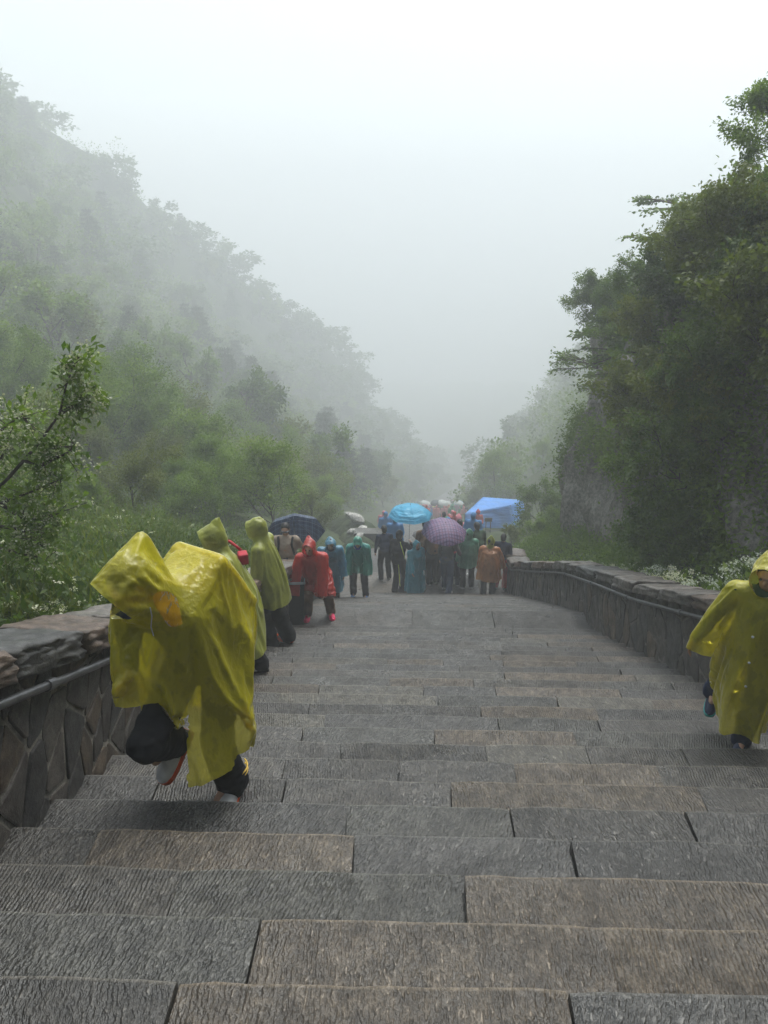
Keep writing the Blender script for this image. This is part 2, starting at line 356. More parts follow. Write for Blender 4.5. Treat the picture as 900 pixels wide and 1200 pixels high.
def profile(y):
    s = sl_z(y); c = cx(y); w = 1 - sstep(20, 30, y); rx, rz = ridge(RIDGE_L, y)
    L = [(-460, rz - 60), (rx - 60, rz - 22), (rx - 12, rz - 3), (rx, rz)]
    bx, bz = c - 5.2, s + 1.0 + .5 * w
    for t, q in ((.72, .66), (.45, .36), (.2, .13)): L.append((bx + (rx - bx) * t, bz + (rz - bz) * q))
    L += [(bx, bz), (c - 2.9, s + .25 + .35 * w), (c - 2.55, s + .1 + .3 * w), (c - 2.35, s - .9), (c, s - 1.1)]
    rx, rz = ridge(RIDGE_R, y); k = 1 - sstep(23, 27, y)
    Rr = [(c + 2.35, s - .9), (c + 2.8, s + .1 + .3 * w), (c + 3.3, s + .3 + .3 * w), (c + 5.2 + .6 * k, s + 1.2 + .3 * w)]
    k2 = math.exp(-((y - 42) / 7) ** 2); Rr[-1] = (c + 5.2 + .6 * k, s + (1.2 + .3 * w) * (1 - .9 * k2)); bx, bz = c + 6.6, s + 1.8 * (1 - .9 * k2)
    bz2 = bz + (CT - 2.2) * k
    Rr.append((c + 6.6 + .3 * k, bz2))
    if k2 > .05: Rr.append((c + 9.0, bz2 + .9 * (1 - k2) + .3))
    for t, q in ((.22, .2), (.5, .46), (.75, .74)): Rr.append((bx + (rx - bx) * t, bz2 + (rz - bz2) * q))
    Rr += [(rx, rz), (rx + 12, rz - 3), (rx + 60, rz - 22), (460, rz - 60)]
    return np.array(L + Rr)
NC = 110
def resample(pr):
    d = np.r_[0, np.cumsum(np.minimum(np.hypot(*np.diff(pr, axis=0).T), 14.0))]
    t = np.linspace(0, d[-1], NC); return np.interp(t, d, pr[:, 0]), np.interp(t, d, pr[:, 1])
ROWS = list(np.arange(-40, 50, 1.5)) + list(np.arange(50, 200, 5)) + list(np.arange(200, 290, 2.5)) + list(np.arange(290, 461, 17))
TV = []; TF = []
def ground_noise(x, y):
    a = min(1.0, max(0.0, (abs(x - cx(y)) - 3.0) / 8)); return a * 1.3 * fbm(x * .11, y * .11, 3.1) + .10 * fbm(x * .9, y * .9, 1.2, 2) * (1 if abs(x - cx(y)) > 2.7 else 0)
GRID = []
for y in ROWS:
    xs, zs = resample(profile(y)); row = []
    for x, z in zip(xs, zs):
        zz = z + ground_noise(x, y); row.append((x, zz)); TV.append((x, y, zz))
    GRID.append(row)
for i in range(len(ROWS) - 1):
    for j in range(NC - 1):
        a = i * NC + j; TF.append((a, a + 1, a + NC + 1, a + NC))
tag(mesh('terrain', TV, TF, 'soil', smooth=True), kind='structure')
def ground(x, y):
    i = int(np.clip(np.searchsorted(ROWS, y) - 1, 0, len(ROWS) - 2)); t = (y - ROWS[i]) / (ROWS[i + 1] - ROWS[i])
    g = [np.interp(x, [q[0] for q in GRID[k]], [q[1] for q in GRID[k]]) for k in (i, i + 1)]
    return float(g[0] * (1 - t) + g[1] * t)

# haze: even fog round everything
bm = bmesh.new(); box_bm(bm, (-500, -60, min(v[2] for v in TV) - 1.0), (500, 500, 40.0))
hz = bm_obj('haze', bm); tag(hz, kind='stuff')
b = NB('haze'); pv = b.n('ShaderNodeVolumePrincipled'); pv.inputs['Density'].default_value = FOG
pv.inputs['Color'].default_value = (.965, .985, 1.0, 1); pv.inputs['Anisotropy'].default_value = .15
b.l(pv.outputs[0], b.out.inputs['Volume']); hz.data.materials.append(b.m)

# ------------------------------------------------------------------ stairs: every slab a piece
stairs = empty('stairs', (0, 0, 0)); tag(stairs, kind='structure')
NEAR = {1.61: ([-.66, .49, 1.7], 'gbn'), 1.97: ([-.49, .69, 1.95], 'Ebbg'), 2.33: ([-.87, .24, 1.44], 'gEbg'), 2.69: ([-1.35, -.2, .74, 1.64], 'gbnng'),
        3.05: ([-1.19, -.26, .54, 1.39], 'nnEgn'), 3.41: ([-1.32, -.63, .26, 1.59], 'nggbg'), 3.77: ([-.69, -.02, .66, 1.5], 'gggbg'), 4.13: ([-.38, .54, 1.18, 1.79], 'ggpgg')}
KEY = {'g': 'stone_grey', 'b': 'stone_brown', 'n': 'stone_blue', 'E': 'stone_green', 'p': 'stone_pale'}
def slab(x0, x1, y0, y1, z, th, mat, sub, seed):
    """a dressed stone slab with worn, slightly wavy edges"""
    g = .004; x0 += g; x1 -= g; nx = max(2, int((x1 - x0) / sub)); bev = .012
    tilt = random.uniform(-.004, .004); dz = random.uniform(-.004, .004); sk = random.uniform(-.012, .012)
    prof = [(y0 - .06, -th), (y0 - .06, -.001), (y1 - .024, 0), (y1 - .010, -.004), (y1 - .002, -.013), (y1, -.026), (y1 + .002, -th)]
    V = []; Fc = []
    for i in range(nx + 1):
        t = i / nx; x = x0 + (x1 - x0) * t; e = bev * .6 if i in (0, nx) else 0
        w = .009 * fbm(x * 5, seed * 3.7, 0, 3); h = .005 * fbm(x * 4 + 9, seed * 1.3, 0, 2)
        for j, (yy, zz) in enumerate(prof):
            f = 1 if j >= 2 else 0
            V.append((x + sk * (yy - y0) / (y1 - y0), yy + w * f, z + zz + dz + tilt * (t - .5) * 2 + (h if 0 < j < 5 else 0) - (e if 0 < j < 5 else 0)))
    m = len(prof)
    for i in range(nx):
        for j in range(m):
            a = i * m + j; c = i * m + (j + 1) % m; Fc.append((a, c, c + m, a + m))
    Fc.append(tuple(range(m))[::-1]); Fc.append(tuple(nx * m + j for j in range(m)))
    V = np.array(V); o0 = np.array([(x0 + x1) / 2, y0, z])
    me = bpy.data.meshes.new('slab'); me.from_pydata([tuple(v) for v in V - o0], [], Fc); me.update()
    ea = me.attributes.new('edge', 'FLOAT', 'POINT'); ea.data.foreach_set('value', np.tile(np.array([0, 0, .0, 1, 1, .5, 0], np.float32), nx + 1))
    o = link('slab', me, mat, stairs); o.location = o0; return o
for si, (y0, y1, z) in enumerate(NOS):
    if y1 < -1.5: continue
    key = min(NEAR, key=lambda q: abs(q - y1))
    if abs(key - y1) < .02: js, ms = NEAR[key]
    else:
        js = []; x = XL + random.uniform(.3, 1.1); lo, hi = (.6, 1.35) if y1 - y0 < .7 else (1.0, 1.3)
        while x < XR - .25: js.append(x); x += random.uniform(lo, hi)
        ms = ''.join(random.choice('gggnnEEbbbp') if y1 < 9 else random.choice('ggggEEnnbbp') for _ in range(len(js) + 1))
    xs = [XL - .06] + js + [XR + .06]
    for i in range(len(xs) - 1):
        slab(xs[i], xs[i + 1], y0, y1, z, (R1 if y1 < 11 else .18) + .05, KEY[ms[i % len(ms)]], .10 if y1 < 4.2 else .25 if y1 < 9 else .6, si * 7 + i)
# core under the slabs, so joints read dark
bm = bmesh.new()
V = []; Fc = []
for i, (y0, y1, z) in enumerate(NOS):
    for yy in (y0 - .04, y1 - .05):
        V += [(XL - .1, yy, z - .06), (XR + .1, yy, z - .06)]
for i in range(len(V) // 2 - 1): Fc.append((2 * i, 2 * i + 1, 2 * i + 3, 2 * i + 2))
core = mesh('stair_core', V, Fc, 'riser_dark', stairs)
# the flights further down, too far to tell the slabs apart
V = []; Fc = []; y = yE; k = 0
while y < 270:
    d = .8 if y < 120 else 1.6
    for yy, zz in ((y, sl_z(y + d)), (y + d, sl_z(y + d))):
        c = cx(yy); V += [(c - 2.3, yy, zz), (c + 2.3, yy, zz)]
    y += d
for i in range(len(V) // 2 - 1): Fc.append((2 * i, 2 * i + 1, 2 * i + 3, 2 * i + 2))
fs = mesh('lower_flight', V, Fc, 'stone_grey', stairs); fs['kind'] = 'stuff'

# ------------------------------------------------------------------ parapet walls of rubble with coping stones
def clip(poly, nx, ny, d):
    out = []
    for i in range(len(poly)):
        a, b_ = poly[i], poly[(i + 1) % len(poly)]; fa = a[0] * nx + a[1] * ny - d; fb = b_[0] * nx + b_[1] * ny - d
        if fa <= 0: out.append(a)
        if fa * fb < 0:
            t = fa / (fa - fb); out.append((a[0] + (b_[0] - a[0]) * t, a[1] + (b_[1] - a[1]) * t))
    return out
def parapet(name, label, xf, side, ya, yb, cell, bend=None, shear=0.0):
    """side: +1 wall lies to +x of its face xf, -1 to -x"""
    bend = bend or (lambda y: 0.0)
    root = empty(name, (xf, (ya + yb) / 2, wl_z((ya + yb) / 2))); tag(root, label, 'wall'); o0 = np.array(root.location)
    TOPW, BOT = .74, -.42
    n = max(4, int((yb - ya) / .4)); ys = np.linspace(ya, yb, n + 1); V = []; Fc = []
    for y in ys:
        for dx, h in ((.004, BOT - .4), (.004, TOPW), (.42, TOPW), (.42, BOT - .4)): V.append(np.array((xf + bend(y) + side * dx, y, wl_z(y) + h)) - o0)
    for i in range(n):
        for j in range(4): a = i * 4 + j; c = i * 4 + (j + 1) % 4; Fc.append((a, c, c + 4, a + 4))
    Fc += [(0, 1, 2, 3), (n * 4 + 3, n * 4 + 2, n * 4 + 1, n * 4)]
    mesh('mortar_core', V, Fc, 'mortar', root)
    # rubble: Voronoi stones in a sheared frame (u along, v up)
    rng = np.random.default_rng(int(abs(xf) * 100)); seeds = []
    an = 2.5
    vv = BOT - .1; row = 0
    while vv < TOPW + .2:
        u = ya - 1 + (row % 2) * cell * .5
        while u < yb + 1: seeds.append((u + rng.uniform(-.4, .4) * cell, vv + rng.uniform(-.3, .3) * cell * .8)); u += cell
        vv += cell * .95; row += 1
    S = np.array(seeds)
    # metric: rotate so stones are long along a leaning direction
    a = math.radians(56); ca, sa = math.cos(a), math.sin(a)
    def tm(u, v): p = u * ca + v * sa; q = -u * sa + v * ca; return p / an, q * 1.15
    T = np.array([tm(*s) for s in S])
    for i in range(len(S)):
        if not (ya - .1 < S[i][0] < yb + .1): continue
        dd = np.hypot(T[:, 0] - T[i, 0], T[:, 1] - T[i, 1]); nb = np.argsort(dd)[1:26]
        c0 = T[i]; poly = [(c0[0] - 2, c0[1] - 2), (c0[0] + 2, c0[1] - 2), (c0[0] + 2, c0[1] + 2), (c0[0] - 2, c0[1] + 2)]
        for j in nb:
            nx, ny = T[j] - c0; L = math.hypot(nx, ny); nx /= L; ny /= L
            m_ = (T[j] + c0) / 2; poly = clip(poly, nx, ny, m_[0] * nx + m_[1] * ny - .0075)
            if len(poly) < 3: break
        if len(poly) < 3: continue
        P2 = [((p * an) * ca - (q / 1.15) * sa, (p * an) * sa + (q / 1.15) * ca) for p, q in poly]
        P2 = clip(clip(clip(clip(P2, 0, 1, TOPW - .01), 0, -1, -BOT), 1, 0, yb), -1, 0, -ya)
        if len(P2) < 3: continue
        # round off the polygon a little
        Q = []
        for k in range(len(P2)):
            a_, b_ = P2[k], P2[(k + 1) % len(P2)]
            Q += [(a_[0] * .90 + b_[0] * .10, a_[1] * .90 + b_[1] * .10), (a_[0] * .10 + b_[0] * .90, a_[1] * .10 + b_[1] * .90)]
        cu = sum(q[0] for q in Q) / len(Q); cv = sum(q[1] for q in Q) / len(Q)
        pr = rng.uniform(.003, .010); V = []; m = len(Q); lean = rng.uniform(-.03, .03), rng.uniform(-.03, .03)
        for sc, dp in ((1.0, -.015), (1.0, pr * .6), (.93, pr)):
            for q in Q:
                u = cu + (q[0] - cu) * sc; v = cv + (q[1] - cv) * sc
                d_ = dp + ((u - cu) * lean[0] + (v - cv) * lean[1] + .006 * nz(u * 12, v * 12, i) if dp > 0 else 0)
                V.append((-side * d_, u - cu, v - cv + wl_z(u) - wl_z(cu)))
        V.append((-side * (pr + .002), 0, 0))
        Fc = []
        for r_ in range(2):
            for k in range(m): k2 = (k + 1) % m; Fc.append((r_ * m + k, r_ * m + k2, (r_ + 1) * m + k2, (r_ + 1) * m + k))
        for k in range(m): Fc.append((2 * m + k, 2 * m + (k + 1) % m, 3 * m))
        if side > 0: Fc = [f[::-1] for f in Fc]
        st = mesh('stone', V, Fc, 'rubble_%d' % rng.choice(4, p=[.4, .15, .2, .25]), root)
        st.location = np.array((xf + bend(cu), cu, wl_z(cu) + cv)) - o0
    # coping stones
    y = ya; k = 0
    while y < yb - .2:
        ln = rng.uniform(.6, 1.25); ln = min(ln, yb - y) if yb - y - ln > .25 else yb - y
        bm = bmesh.new(); bmesh.ops.create_cube(bm, size=1.0)
        bmesh.ops.subdivide_edges(bm, edges=bm.edges[:], cuts=13 if y < 5 else 6, use_grid_fill=True)
        wd_ = rng.uniform(.50, .58); th = rng.uniform(.13, .165); off = rng.uniform(-.025, .02); sd = rng.uniform(0, 99); ym = y + ln / 2
        for v in bm.verts:
            u, w, h = v.co.y * (ln - .02), v.co.x, v.co.z
            e = max(0, abs(w) * 2 - .8) / .2; eu = max(0, abs(v.co.y) * 2 - .8) / .2
            px = w * wd_; pz = h * th
            if h > 0: pz -= .012 * (e * e + eu * eu * .6) * (h * 2)
            q = Vector((px * 4, u * 4, pz * 4 + sd)); dn = .016 * noise.noise(q) + .014 * noise.noise(q * 2.3) + .014 * noise.noise(q * 5.1) + .010 * noise.noise(q * 10.3)
            dsp = .030 * noise.noise(Vector((px * 9 + sd, u * 7, pz * 30))) + .016 * noise.noise(Vector((sd, u * 24, pz * 40)))
            v.co = Vector((px + (math.copysign(1, w) * (dn + dsp) if abs(w) > .35 else 0), u, pz + dn * (1 if h > 0 else .3) + wl_z(ym + u) - wl_z(ym)))
        o = bm_obj('coping_stone', bm, ['coping', 'coping_brown', 'coping_dark'][int(rng.choice(3, p=[.55, .25, .2]))] if not (side < 0 and y < 4) else ['coping_dark', 'coping_brown'][k % 2], root, smooth=True)
        o.location = np.array((xf + bend(ym) + side * (.20 + off), ym, wl_z(ym) + TOPW + .075)) - o0
        y += ln; k += 1
    return root
bendR = lambda y: -.18 * sstep(14, 19, y)
parapet('parapet_wall', 'low rubble stone wall with brown coping slabs beside the bowed climber in yellow', XL, -1, -1.2, 17.4, .23)
parapet('parapet_wall', 'low stone wall with a pale coping below the leafy cliff, white flowers behind it', XR, 1, 1.0, 18.9, .34, bendR)

def handrail(label, x, side, ya, yb, h, bend=None):
    bend = bend or (lambda y: 0.0)
    root = empty('handrail', (x, (ya + yb) / 2, wl_z((ya + yb) / 2))); tag(root, label, 'handrail'); o0 = np.array(root.location)
    ys = np.linspace(ya, yb, int((yb - ya) / .35)); pts = [np.array((x + bend(y), y, wl_z(y) + h + .006 * nz(y * 1.3, 4))) - o0 for y in ys]
    V, Fc = tube([(pts, [.021] * len(pts))], 10); mesh('pipe', V, Fc, 'rail_metal', root, True)
    y = ya + .62
    while y < yb:
        c = np.array((x + bend(y), y, wl_z(y) + h)) - o0
        V, Fc = tube([([c + (0, -.035, .035 * TH), c + (0, .035, -.035 * TH)], [.029, .029])], 10); mesh('collar', V, Fc, 'rail_metal', root)
        V, Fc = tube([([c, c + (side * .07, 0, -.02)], [.012, .012])], 6); mesh('bracket', V, Fc, 'rail_metal', root)
        y += 1.75
handrail('grey metal pipe handrail on the rubble wall beside the bowed climber in yellow', XL + .055, -1, -1.0, 17.2, .655)
handrail('thin metal pipe handrail along the wall below the cliff', XR - .055, 1, 1.2, 18.7, .655, bendR)

# ------------------------------------------------------------------ right-hand cliff
CP = np.array([(5.6, -6), (5.3, 4), (5.1, 10), (4.9, 16), (4.95, 20), (5.0, 23), (5.3, 24.6), (6.4, 26.2), (9, 27.6), (13, 28.6), (20, 29.4)], float)
_cd = np.r_[0, np.cumsum(np.hypot(*np.diff(CP, axis=0).T))]
def cliff_pt(u, h):
    """u metres along the foot, h 0..1 up the face"""
    x = np.interp(u, _cd, CP[:, 0]); y = np.interp(u, _cd, CP[:, 1])
    x2 = np.interp(u + .6, _cd, CP[:, 0]); y2 = np.interp(u + .6, _cd, CP[:, 1]); x1 = np.interp(u - .6, _cd, CP[:, 0]); y1 = np.interp(u - .6, _cd, CP[:, 1])
    t = unit(np.array([x2 - x1, y2 - y1])); n = np.array([-t[1], t[0]])
    s = sl_z(min(y, 24.5)); z0 = s - 1.2; H = CT + 1.7; z = z0 + H * h
    ins = .55 * h + 1.9 * max(0, h - .62) ** 1.3
    rg = 1 - abs(nz(u * .55, z * .28, 5)) * 2
    d = .55 * fbm(u * .30, z * .30, 2.2, 3) + .28 * rg * abs(rg) + .16 * fbm(u * 1.3, z * 1.0, 8, 4)
    p = np.array([x, y]) + n * (d - ins); return (p[0], p[1], z)
US = np.arange(0, _cd[-1], .22); HSn = np.linspace(0, 1, 44)
CV = [cliff_pt(u, h) for u in US for h in HSn]; CF = []
nh = len(HSn)
for i in range(len(US) - 1):
    for j in range(nh - 1): a = i * nh + j; CF.append((a, a + nh, a + nh + 1, a + 1))
tag(mesh('cliff', CV, CF, 'cliff_rock'), kind='structure')
CVn = np.array(CV).reshape(len(US), nh, 3)

# ------------------------------------------------------------------ plants
def grow(rng, p, d, L, r, lev, polys, anch, Q):
    n = 5; pts = [p]; dirs = [d]
    for i in range(n):
        d = unit(d + rng.normal(0, Q['wob'], 3) * np.array([1, 1, Q.get('wz', 1.0) if lev else 1.0]) + np.array([0, 0, Q['trop'][lev]])); p = p + d * L / n; pts.append(p); dirs.append(d)
    polys.append((pts, list(np.linspace(r, r * .35, n + 1))))
    if lev == len(Q['kids']):
        for i in range(1, n + 1): anch.append((pts[i], dirs[i]))
        return
    for c in range(Q['kids'][lev]):
        t = rng.uniform(Q['t0'][lev], 1.0); k = min(n - 1, int(t * n)); b_ = pts[k] + (pts[k + 1] - pts[k]) * (t * n - k); dd = dirs[k + 1]
        pr = unit(np.cross(dd, rng.normal(0, 1, 3))); a = Q['ang'][lev] * rng.uniform(.75, 1.2)
        nd = unit(dd * math.cos(a) + pr * math.sin(a)); nd[2] *= Q['flat'][lev]; nd = unit(nd)
        grow(rng, b_, nd, L * Q['ratio'][lev] * rng.uniform(.75, 1.15) * (1.1 - .35 * t), r * .5, lev + 1, polys, anch, Q)
STY = {
 'broad': dict(kids=(7, 5, 5), t0=(.25, .3, .2), ang=(.9, .75, .7), ratio=(.62, .55, .5), trop=(.06, .05, .02, 0), flat=(1, .9, .9), wob=.14),
 'shrub': dict(kids=(8, 5, 4), t0=(.05, .2, .2), ang=(.8, .7, .7), ratio=(.75, .6, .5), trop=(.05, .08, .03, 0), flat=(1, 1, .9), wob=.18),
 'layer': dict(kids=(9, 6, 5), t0=(.2, .2, .15), ang=(1.3, .8, .75), ratio=(.58, .5, .45), trop=(.08, .012, 0, 0), flat=(.16, .12, .10), wob=.10, wz=.35),
}
def leafy(name, seed, style, H, r0, per, lsize, spread, mat, flatz=1.0, lean=(0, 0), base_r=None):
    rng = np.random.default_rng(seed); polys = []; anch = []
    grow(rng, np.zeros(3), unit(np.array([lean[0], lean[1], 1.0])), H * .72, r0, 0, polys, anch, STY[style])
    P = np.array([a[0] for a in anch]); D = np.array([a[1] for a in anch])
    P = np.repeat(P, per, 0); D = np.repeat(D, per, 0); n = len(P)
    off = rng.normal(0, spread, (n, 3)); off[:, 2] *= flatz; P = P + off
    if flatz < .6: D[:, 2] *= .2
    sz = lsize * rng.uniform(.6, 1.25, n)
    clump = np.array([nz(p[0] * .9 / (spread * 6), p[1] * .9 / (spread * 6), p[2] * .9 / (spread * 6)) for p in P])
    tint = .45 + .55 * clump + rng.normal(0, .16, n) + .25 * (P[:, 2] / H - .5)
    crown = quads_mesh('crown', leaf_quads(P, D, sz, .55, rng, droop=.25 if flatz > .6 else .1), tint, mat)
    V, Fc = tube(polys, 5); tm = bpy.data.meshes.new('trunk'); tm.from_pydata([tuple(v) for v in V], [], Fc); tm.update(); tm.materials.append(M['bark'])
    return crown, tm
def pine(seed, H):
    rng = np.random.default_rng(seed); polys = [([np.array((0, 0, 0.)), np.array((.05, 0, H * .5)), np.array((0, 0.05, H))], [H * .022, H * .014, .02])]; P = []; D = []
    z = H * .22
    while z < H * .98:
        Lb = (H - z) * .42 + .25; Lb = min(Lb, H * .30); nb = rng.integers(4, 7); a0 = rng.uniform(0, 6.3)
        for k in range(nb):
            a = a0 + 6.283 * k / nb + rng.uniform(-.3, .3); L = Lb * rng.uniform(.6, 1.15); dr = np.array((math.cos(a), math.sin(a), rng.uniform(-.08, .16)))
            pts = [np.array((0, 0, z)) + dr * L * t + np.array((0, 0, -.10 * L * t * t)) for t in (0, .35, .7, 1)]; polys.append((pts, [.03, .022, .014, .006]))
            m = int(26 * L) + 8; t = rng.uniform(.25, 1.05, m) ** .8; q = np.array((0, 0, z)) + dr[None] * L * t[:, None]; q[:, 2] -= .1 * L * t * t
            sp = rng.normal(0, .17 * L / 1.2 + .05, (m, 3)); sp[:, 2] *= .35; P.append(q + sp); D.append(np.tile(dr, (m, 1)))
        z += H * rng.uniform(.045, .075)
    P = np.concatenate(P); D = np.concatenate(D); P = np.repeat(P, 4, 0) + rng.normal(0, .06, (len(P) * 4, 3)); D = np.repeat(D, 4, 0) + rng.normal(0, .5, (len(D) * 4, 3)) + (0, 0, .3)
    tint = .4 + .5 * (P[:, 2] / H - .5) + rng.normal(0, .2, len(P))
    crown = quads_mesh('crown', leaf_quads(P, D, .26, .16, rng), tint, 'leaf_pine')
    V, Fc = tube(polys, 5); tm = bpy.data.meshes.new('trunk'); tm.from_pydata([tuple(v) for v in V], [], Fc); tm.update(); tm.materials.append(M['bark'])
    return crown, tm
def plant_thing(name, pr, loc, rz, sc, label, cat, group=None, sz=1.0, stem='trunk'):
    e = empty(name, loc, rz); e.scale = (sc, sc, sc * sz); tag(e, label, cat, group)
    link('crown', pr[0], None, e); link(stem, pr[1], None, e); return e

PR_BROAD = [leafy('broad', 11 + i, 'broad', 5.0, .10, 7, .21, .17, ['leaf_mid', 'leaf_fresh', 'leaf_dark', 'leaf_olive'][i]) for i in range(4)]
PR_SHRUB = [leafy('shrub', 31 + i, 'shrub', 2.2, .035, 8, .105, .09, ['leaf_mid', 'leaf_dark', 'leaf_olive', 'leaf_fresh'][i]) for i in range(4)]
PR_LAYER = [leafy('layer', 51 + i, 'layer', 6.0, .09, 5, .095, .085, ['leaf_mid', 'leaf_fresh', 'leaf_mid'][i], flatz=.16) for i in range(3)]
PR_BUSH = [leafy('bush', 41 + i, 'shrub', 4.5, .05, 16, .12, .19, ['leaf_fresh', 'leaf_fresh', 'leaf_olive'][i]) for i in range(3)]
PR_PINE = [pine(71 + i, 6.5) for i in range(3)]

def screen(p):
    d = np.asarray(p) - CAMP; z = d @ _fw
    return (450 + F * (d @ _rt) / z, 600 - F * (d @ _up) / z, z) if z > .3 else (-9999, 0, 0)
# --- trees standing singly on the left hillside
LBL = {'broad': ['leafy tree with mid green crown in the hillside thicket left of the stairs', 'fresh green leafy tree in the hillside thicket left of the stairs',
                 'dark green leafy tree in the hillside thicket left of the stairs', 'olive green leafy tree in the hillside thicket left of the stairs'],
       'pine': 'dark pine with layered branches on the misty slope left of the stairs'}
placed = []
def try_place(x, y, mind):
    for a, b_, m in placed:
        if (a - x) ** 2 + (b_ - y) ** 2 < (min(m, mind)) ** 2: return False
    placed.append((x, y, mind)); return True
cnt = 0; rng = np.random.default_rng(5)
for _ in range(6000):
    if cnt >= 330: break
    y = 9 + 191 * rng.uniform() ** 1.5; rx, rz_ = ridge(RIDGE_L, y); bx = cx(y) - (6.2 if y < 30 else 4.6)
    t = rng.uniform() if y > 48 else rng.uniform() ** 1.7; x = bx + (rx - bx) * t
    g = ground(x, y); px, py, z_ = screen((x, y, g + 2.5))
    if not (-60 < px < 620 and -50 < py < 760): continue
    sc = rng.uniform(.75, 1.35) * (.72 if y < 24 else 1.0)
    if not try_place(x, y, (1.5 if y < 48 else 2.1) * sc + y * .012): continue
    if y < 20 and x > -8: sc *= .6
    if y < 48:
        j = int(rng.integers(3)); plant_thing('hillside_bush', PR_BUSH[j], (x, y, g - .3), rng.uniform(0, 6.3), sc * rng.uniform(.5, .85), ['fresh green bush on the bank left of the stairs', 'fresh green bush on the bank left of the stairs', 'olive green bush on the bank left of the stairs'][j], 'bush', 'bushes on the left bank (%s)' % ['fresh', 'fresh', 'olive'][j]); cnt += 1; continue
    k = int(rng.choice(5, p=[.28, .2, .22, .14, .16]))
    if k == 4: plant_thing('pine_tree', PR_PINE[rng.integers(3)], (x, y, g - .15), rng.uniform(0, 6.3), sc * 1.15, LBL['pine'], 'tree', 'pines on the left hillside')
    else: plant_thing('broadleaf_tree', PR_BROAD[k], (x, y, g - .3), rng.uniform(0, 6.3), sc, LBL['broad'][k], 'tree', 'leafy trees on the left hillside (%s)' % ['mid green', 'fresh green', 'dark green', 'olive'][k], sz=rng.uniform(.85, 1.15))
    cnt += 1
# --- the two dark pines that stand out of the mist
for (px, py, y, h) in [(118, 388, 80, 1.0), (222, 440, 70, .95), (302, 452, 78, .9), (268, 440, 95, 1.0)]:
    p = at(px, py, y); g = ground(p[0], y); hh = min(8.5, max(4, p[2] - g)) + .4
    plant_thing('pine_tree', PR_PINE[int(px) % 3], (p[0], y, g - .15), px, hh / 6.5, LBL['pine'], 'tree', 'pines on the left hillside')
# --- bright bushy tree beside the stairs
for i, (px, py, y, sc, k, lab) in enumerate([(318, 516, 21, 0, 1, 'bright green bushy tree behind the navy umbrella'), (235, 545, 19, 0, 1, 'bright green bushy tree behind the hooded people in lime coats'),
                                        (365, 572, 25, 0, 3, 'low olive bush between the bushy tree and the pale boulders')]):
    p = at(px, py, y); g = ground(p[0], y); hh = max(1.6, p[2] - g)
    plant_thing('bushy_tree', PR_BUSH[i], (p[0], y, g - .2), i * 2.1, hh / 4.3, lab, 'tree')
# --- the rest of the wood, one soft mass in the fog
def wood_mass(name, spots, per, lsize, mat, seed):
    rng = np.random.default_rng(seed); P = []; D = []; T = []
    for (x, y, z, r) in spots:
        nl = 5; lob = rng.normal(0, .55 * r, (nl, 3)); lob[:, 2] = np.abs(lob[:, 2]) * .9 + r * .5
        c = lob[rng.integers(nl, size=per)]; d = unit(rng.normal(0, 1, (per, 3))); rr = r * .62 * rng.uniform(.55, 1.05, per)[:, None]
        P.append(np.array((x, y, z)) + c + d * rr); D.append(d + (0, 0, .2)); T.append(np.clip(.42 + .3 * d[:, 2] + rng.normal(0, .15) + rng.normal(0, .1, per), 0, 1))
    P = np.concatenate(P); me = quads_mesh(name, leaf_quads(P, np.concatenate(D), lsize * rng.uniform(.7, 1.3, len(P)), .7, rng), np.concatenate(T), mat)
    o = link(name, me); tag(o, kind='stuff'); return o
def wood_spots(n, seed, y0, y1, r0, r1, crest):
    rng = np.random.default_rng(seed); out = []
    while len(out) < n:
        lf = rng.uniform() < .66; y = rng.uniform(y0, y1); rx, rz_ = ridge(RIDGE_L if lf else RIDGE_R, y); bx = cx(y) + (-4.5 if lf else 4.5)
        t = rng.uniform(0, 1.05) if rng.uniform() > crest else rng.uniform(.88, 1.03); x = bx + (rx - bx) * t
        g = ground(x, y); px, py, z_ = screen((x, y, g))
        if abs(x - cx(y)) < 4 or z_ < 62 or not (-80 < px < 980 and -60 < py < 700): continue
        out.append((x, y, g - .3, rng.uniform(r0, r1) * (.55 if abs(x - cx(y)) < 9 else 1)))
    return out
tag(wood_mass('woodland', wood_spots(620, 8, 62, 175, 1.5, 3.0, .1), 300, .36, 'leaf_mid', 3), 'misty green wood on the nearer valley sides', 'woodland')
def crown_wood(name, spots, per, grow_, mat, seed):
    rng = np.random.default_rng(seed); src = []
    for cr, _ in PR_BROAD:
        co = np.empty(len(cr.vertices) * 3, np.float32); cr.vertices.foreach_get('co', co); src.append(co.reshape(-1, 4, 3))
    Q = []; T = []
    for (x, y, z, r) in spots:
        q = src[rng.integers(4)]; q = q[rng.choice(len(q), per, replace=False)]; c = q.mean(1, keepdims=True); q = c + (q - c) * grow_; sc = r / 2.2 * A3(1.15, 1.15, .8)
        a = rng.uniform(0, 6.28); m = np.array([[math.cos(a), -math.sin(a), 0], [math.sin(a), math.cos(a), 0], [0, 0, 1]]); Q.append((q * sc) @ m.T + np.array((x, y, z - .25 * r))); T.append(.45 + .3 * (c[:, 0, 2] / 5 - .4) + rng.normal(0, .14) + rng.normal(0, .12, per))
    return tag(link(name, quads_mesh(name, np.concatenate(Q), np.concatenate(T), mat)), kind='stuff')
tag(crown_wood('woodland', wood_spots(430, 9, 120, 305, 2.6, 4.6, .45), 620, 2.1, 'leaf_dark', 4), 'pale wood on the far ridges, fading into the fog', 'woodland')
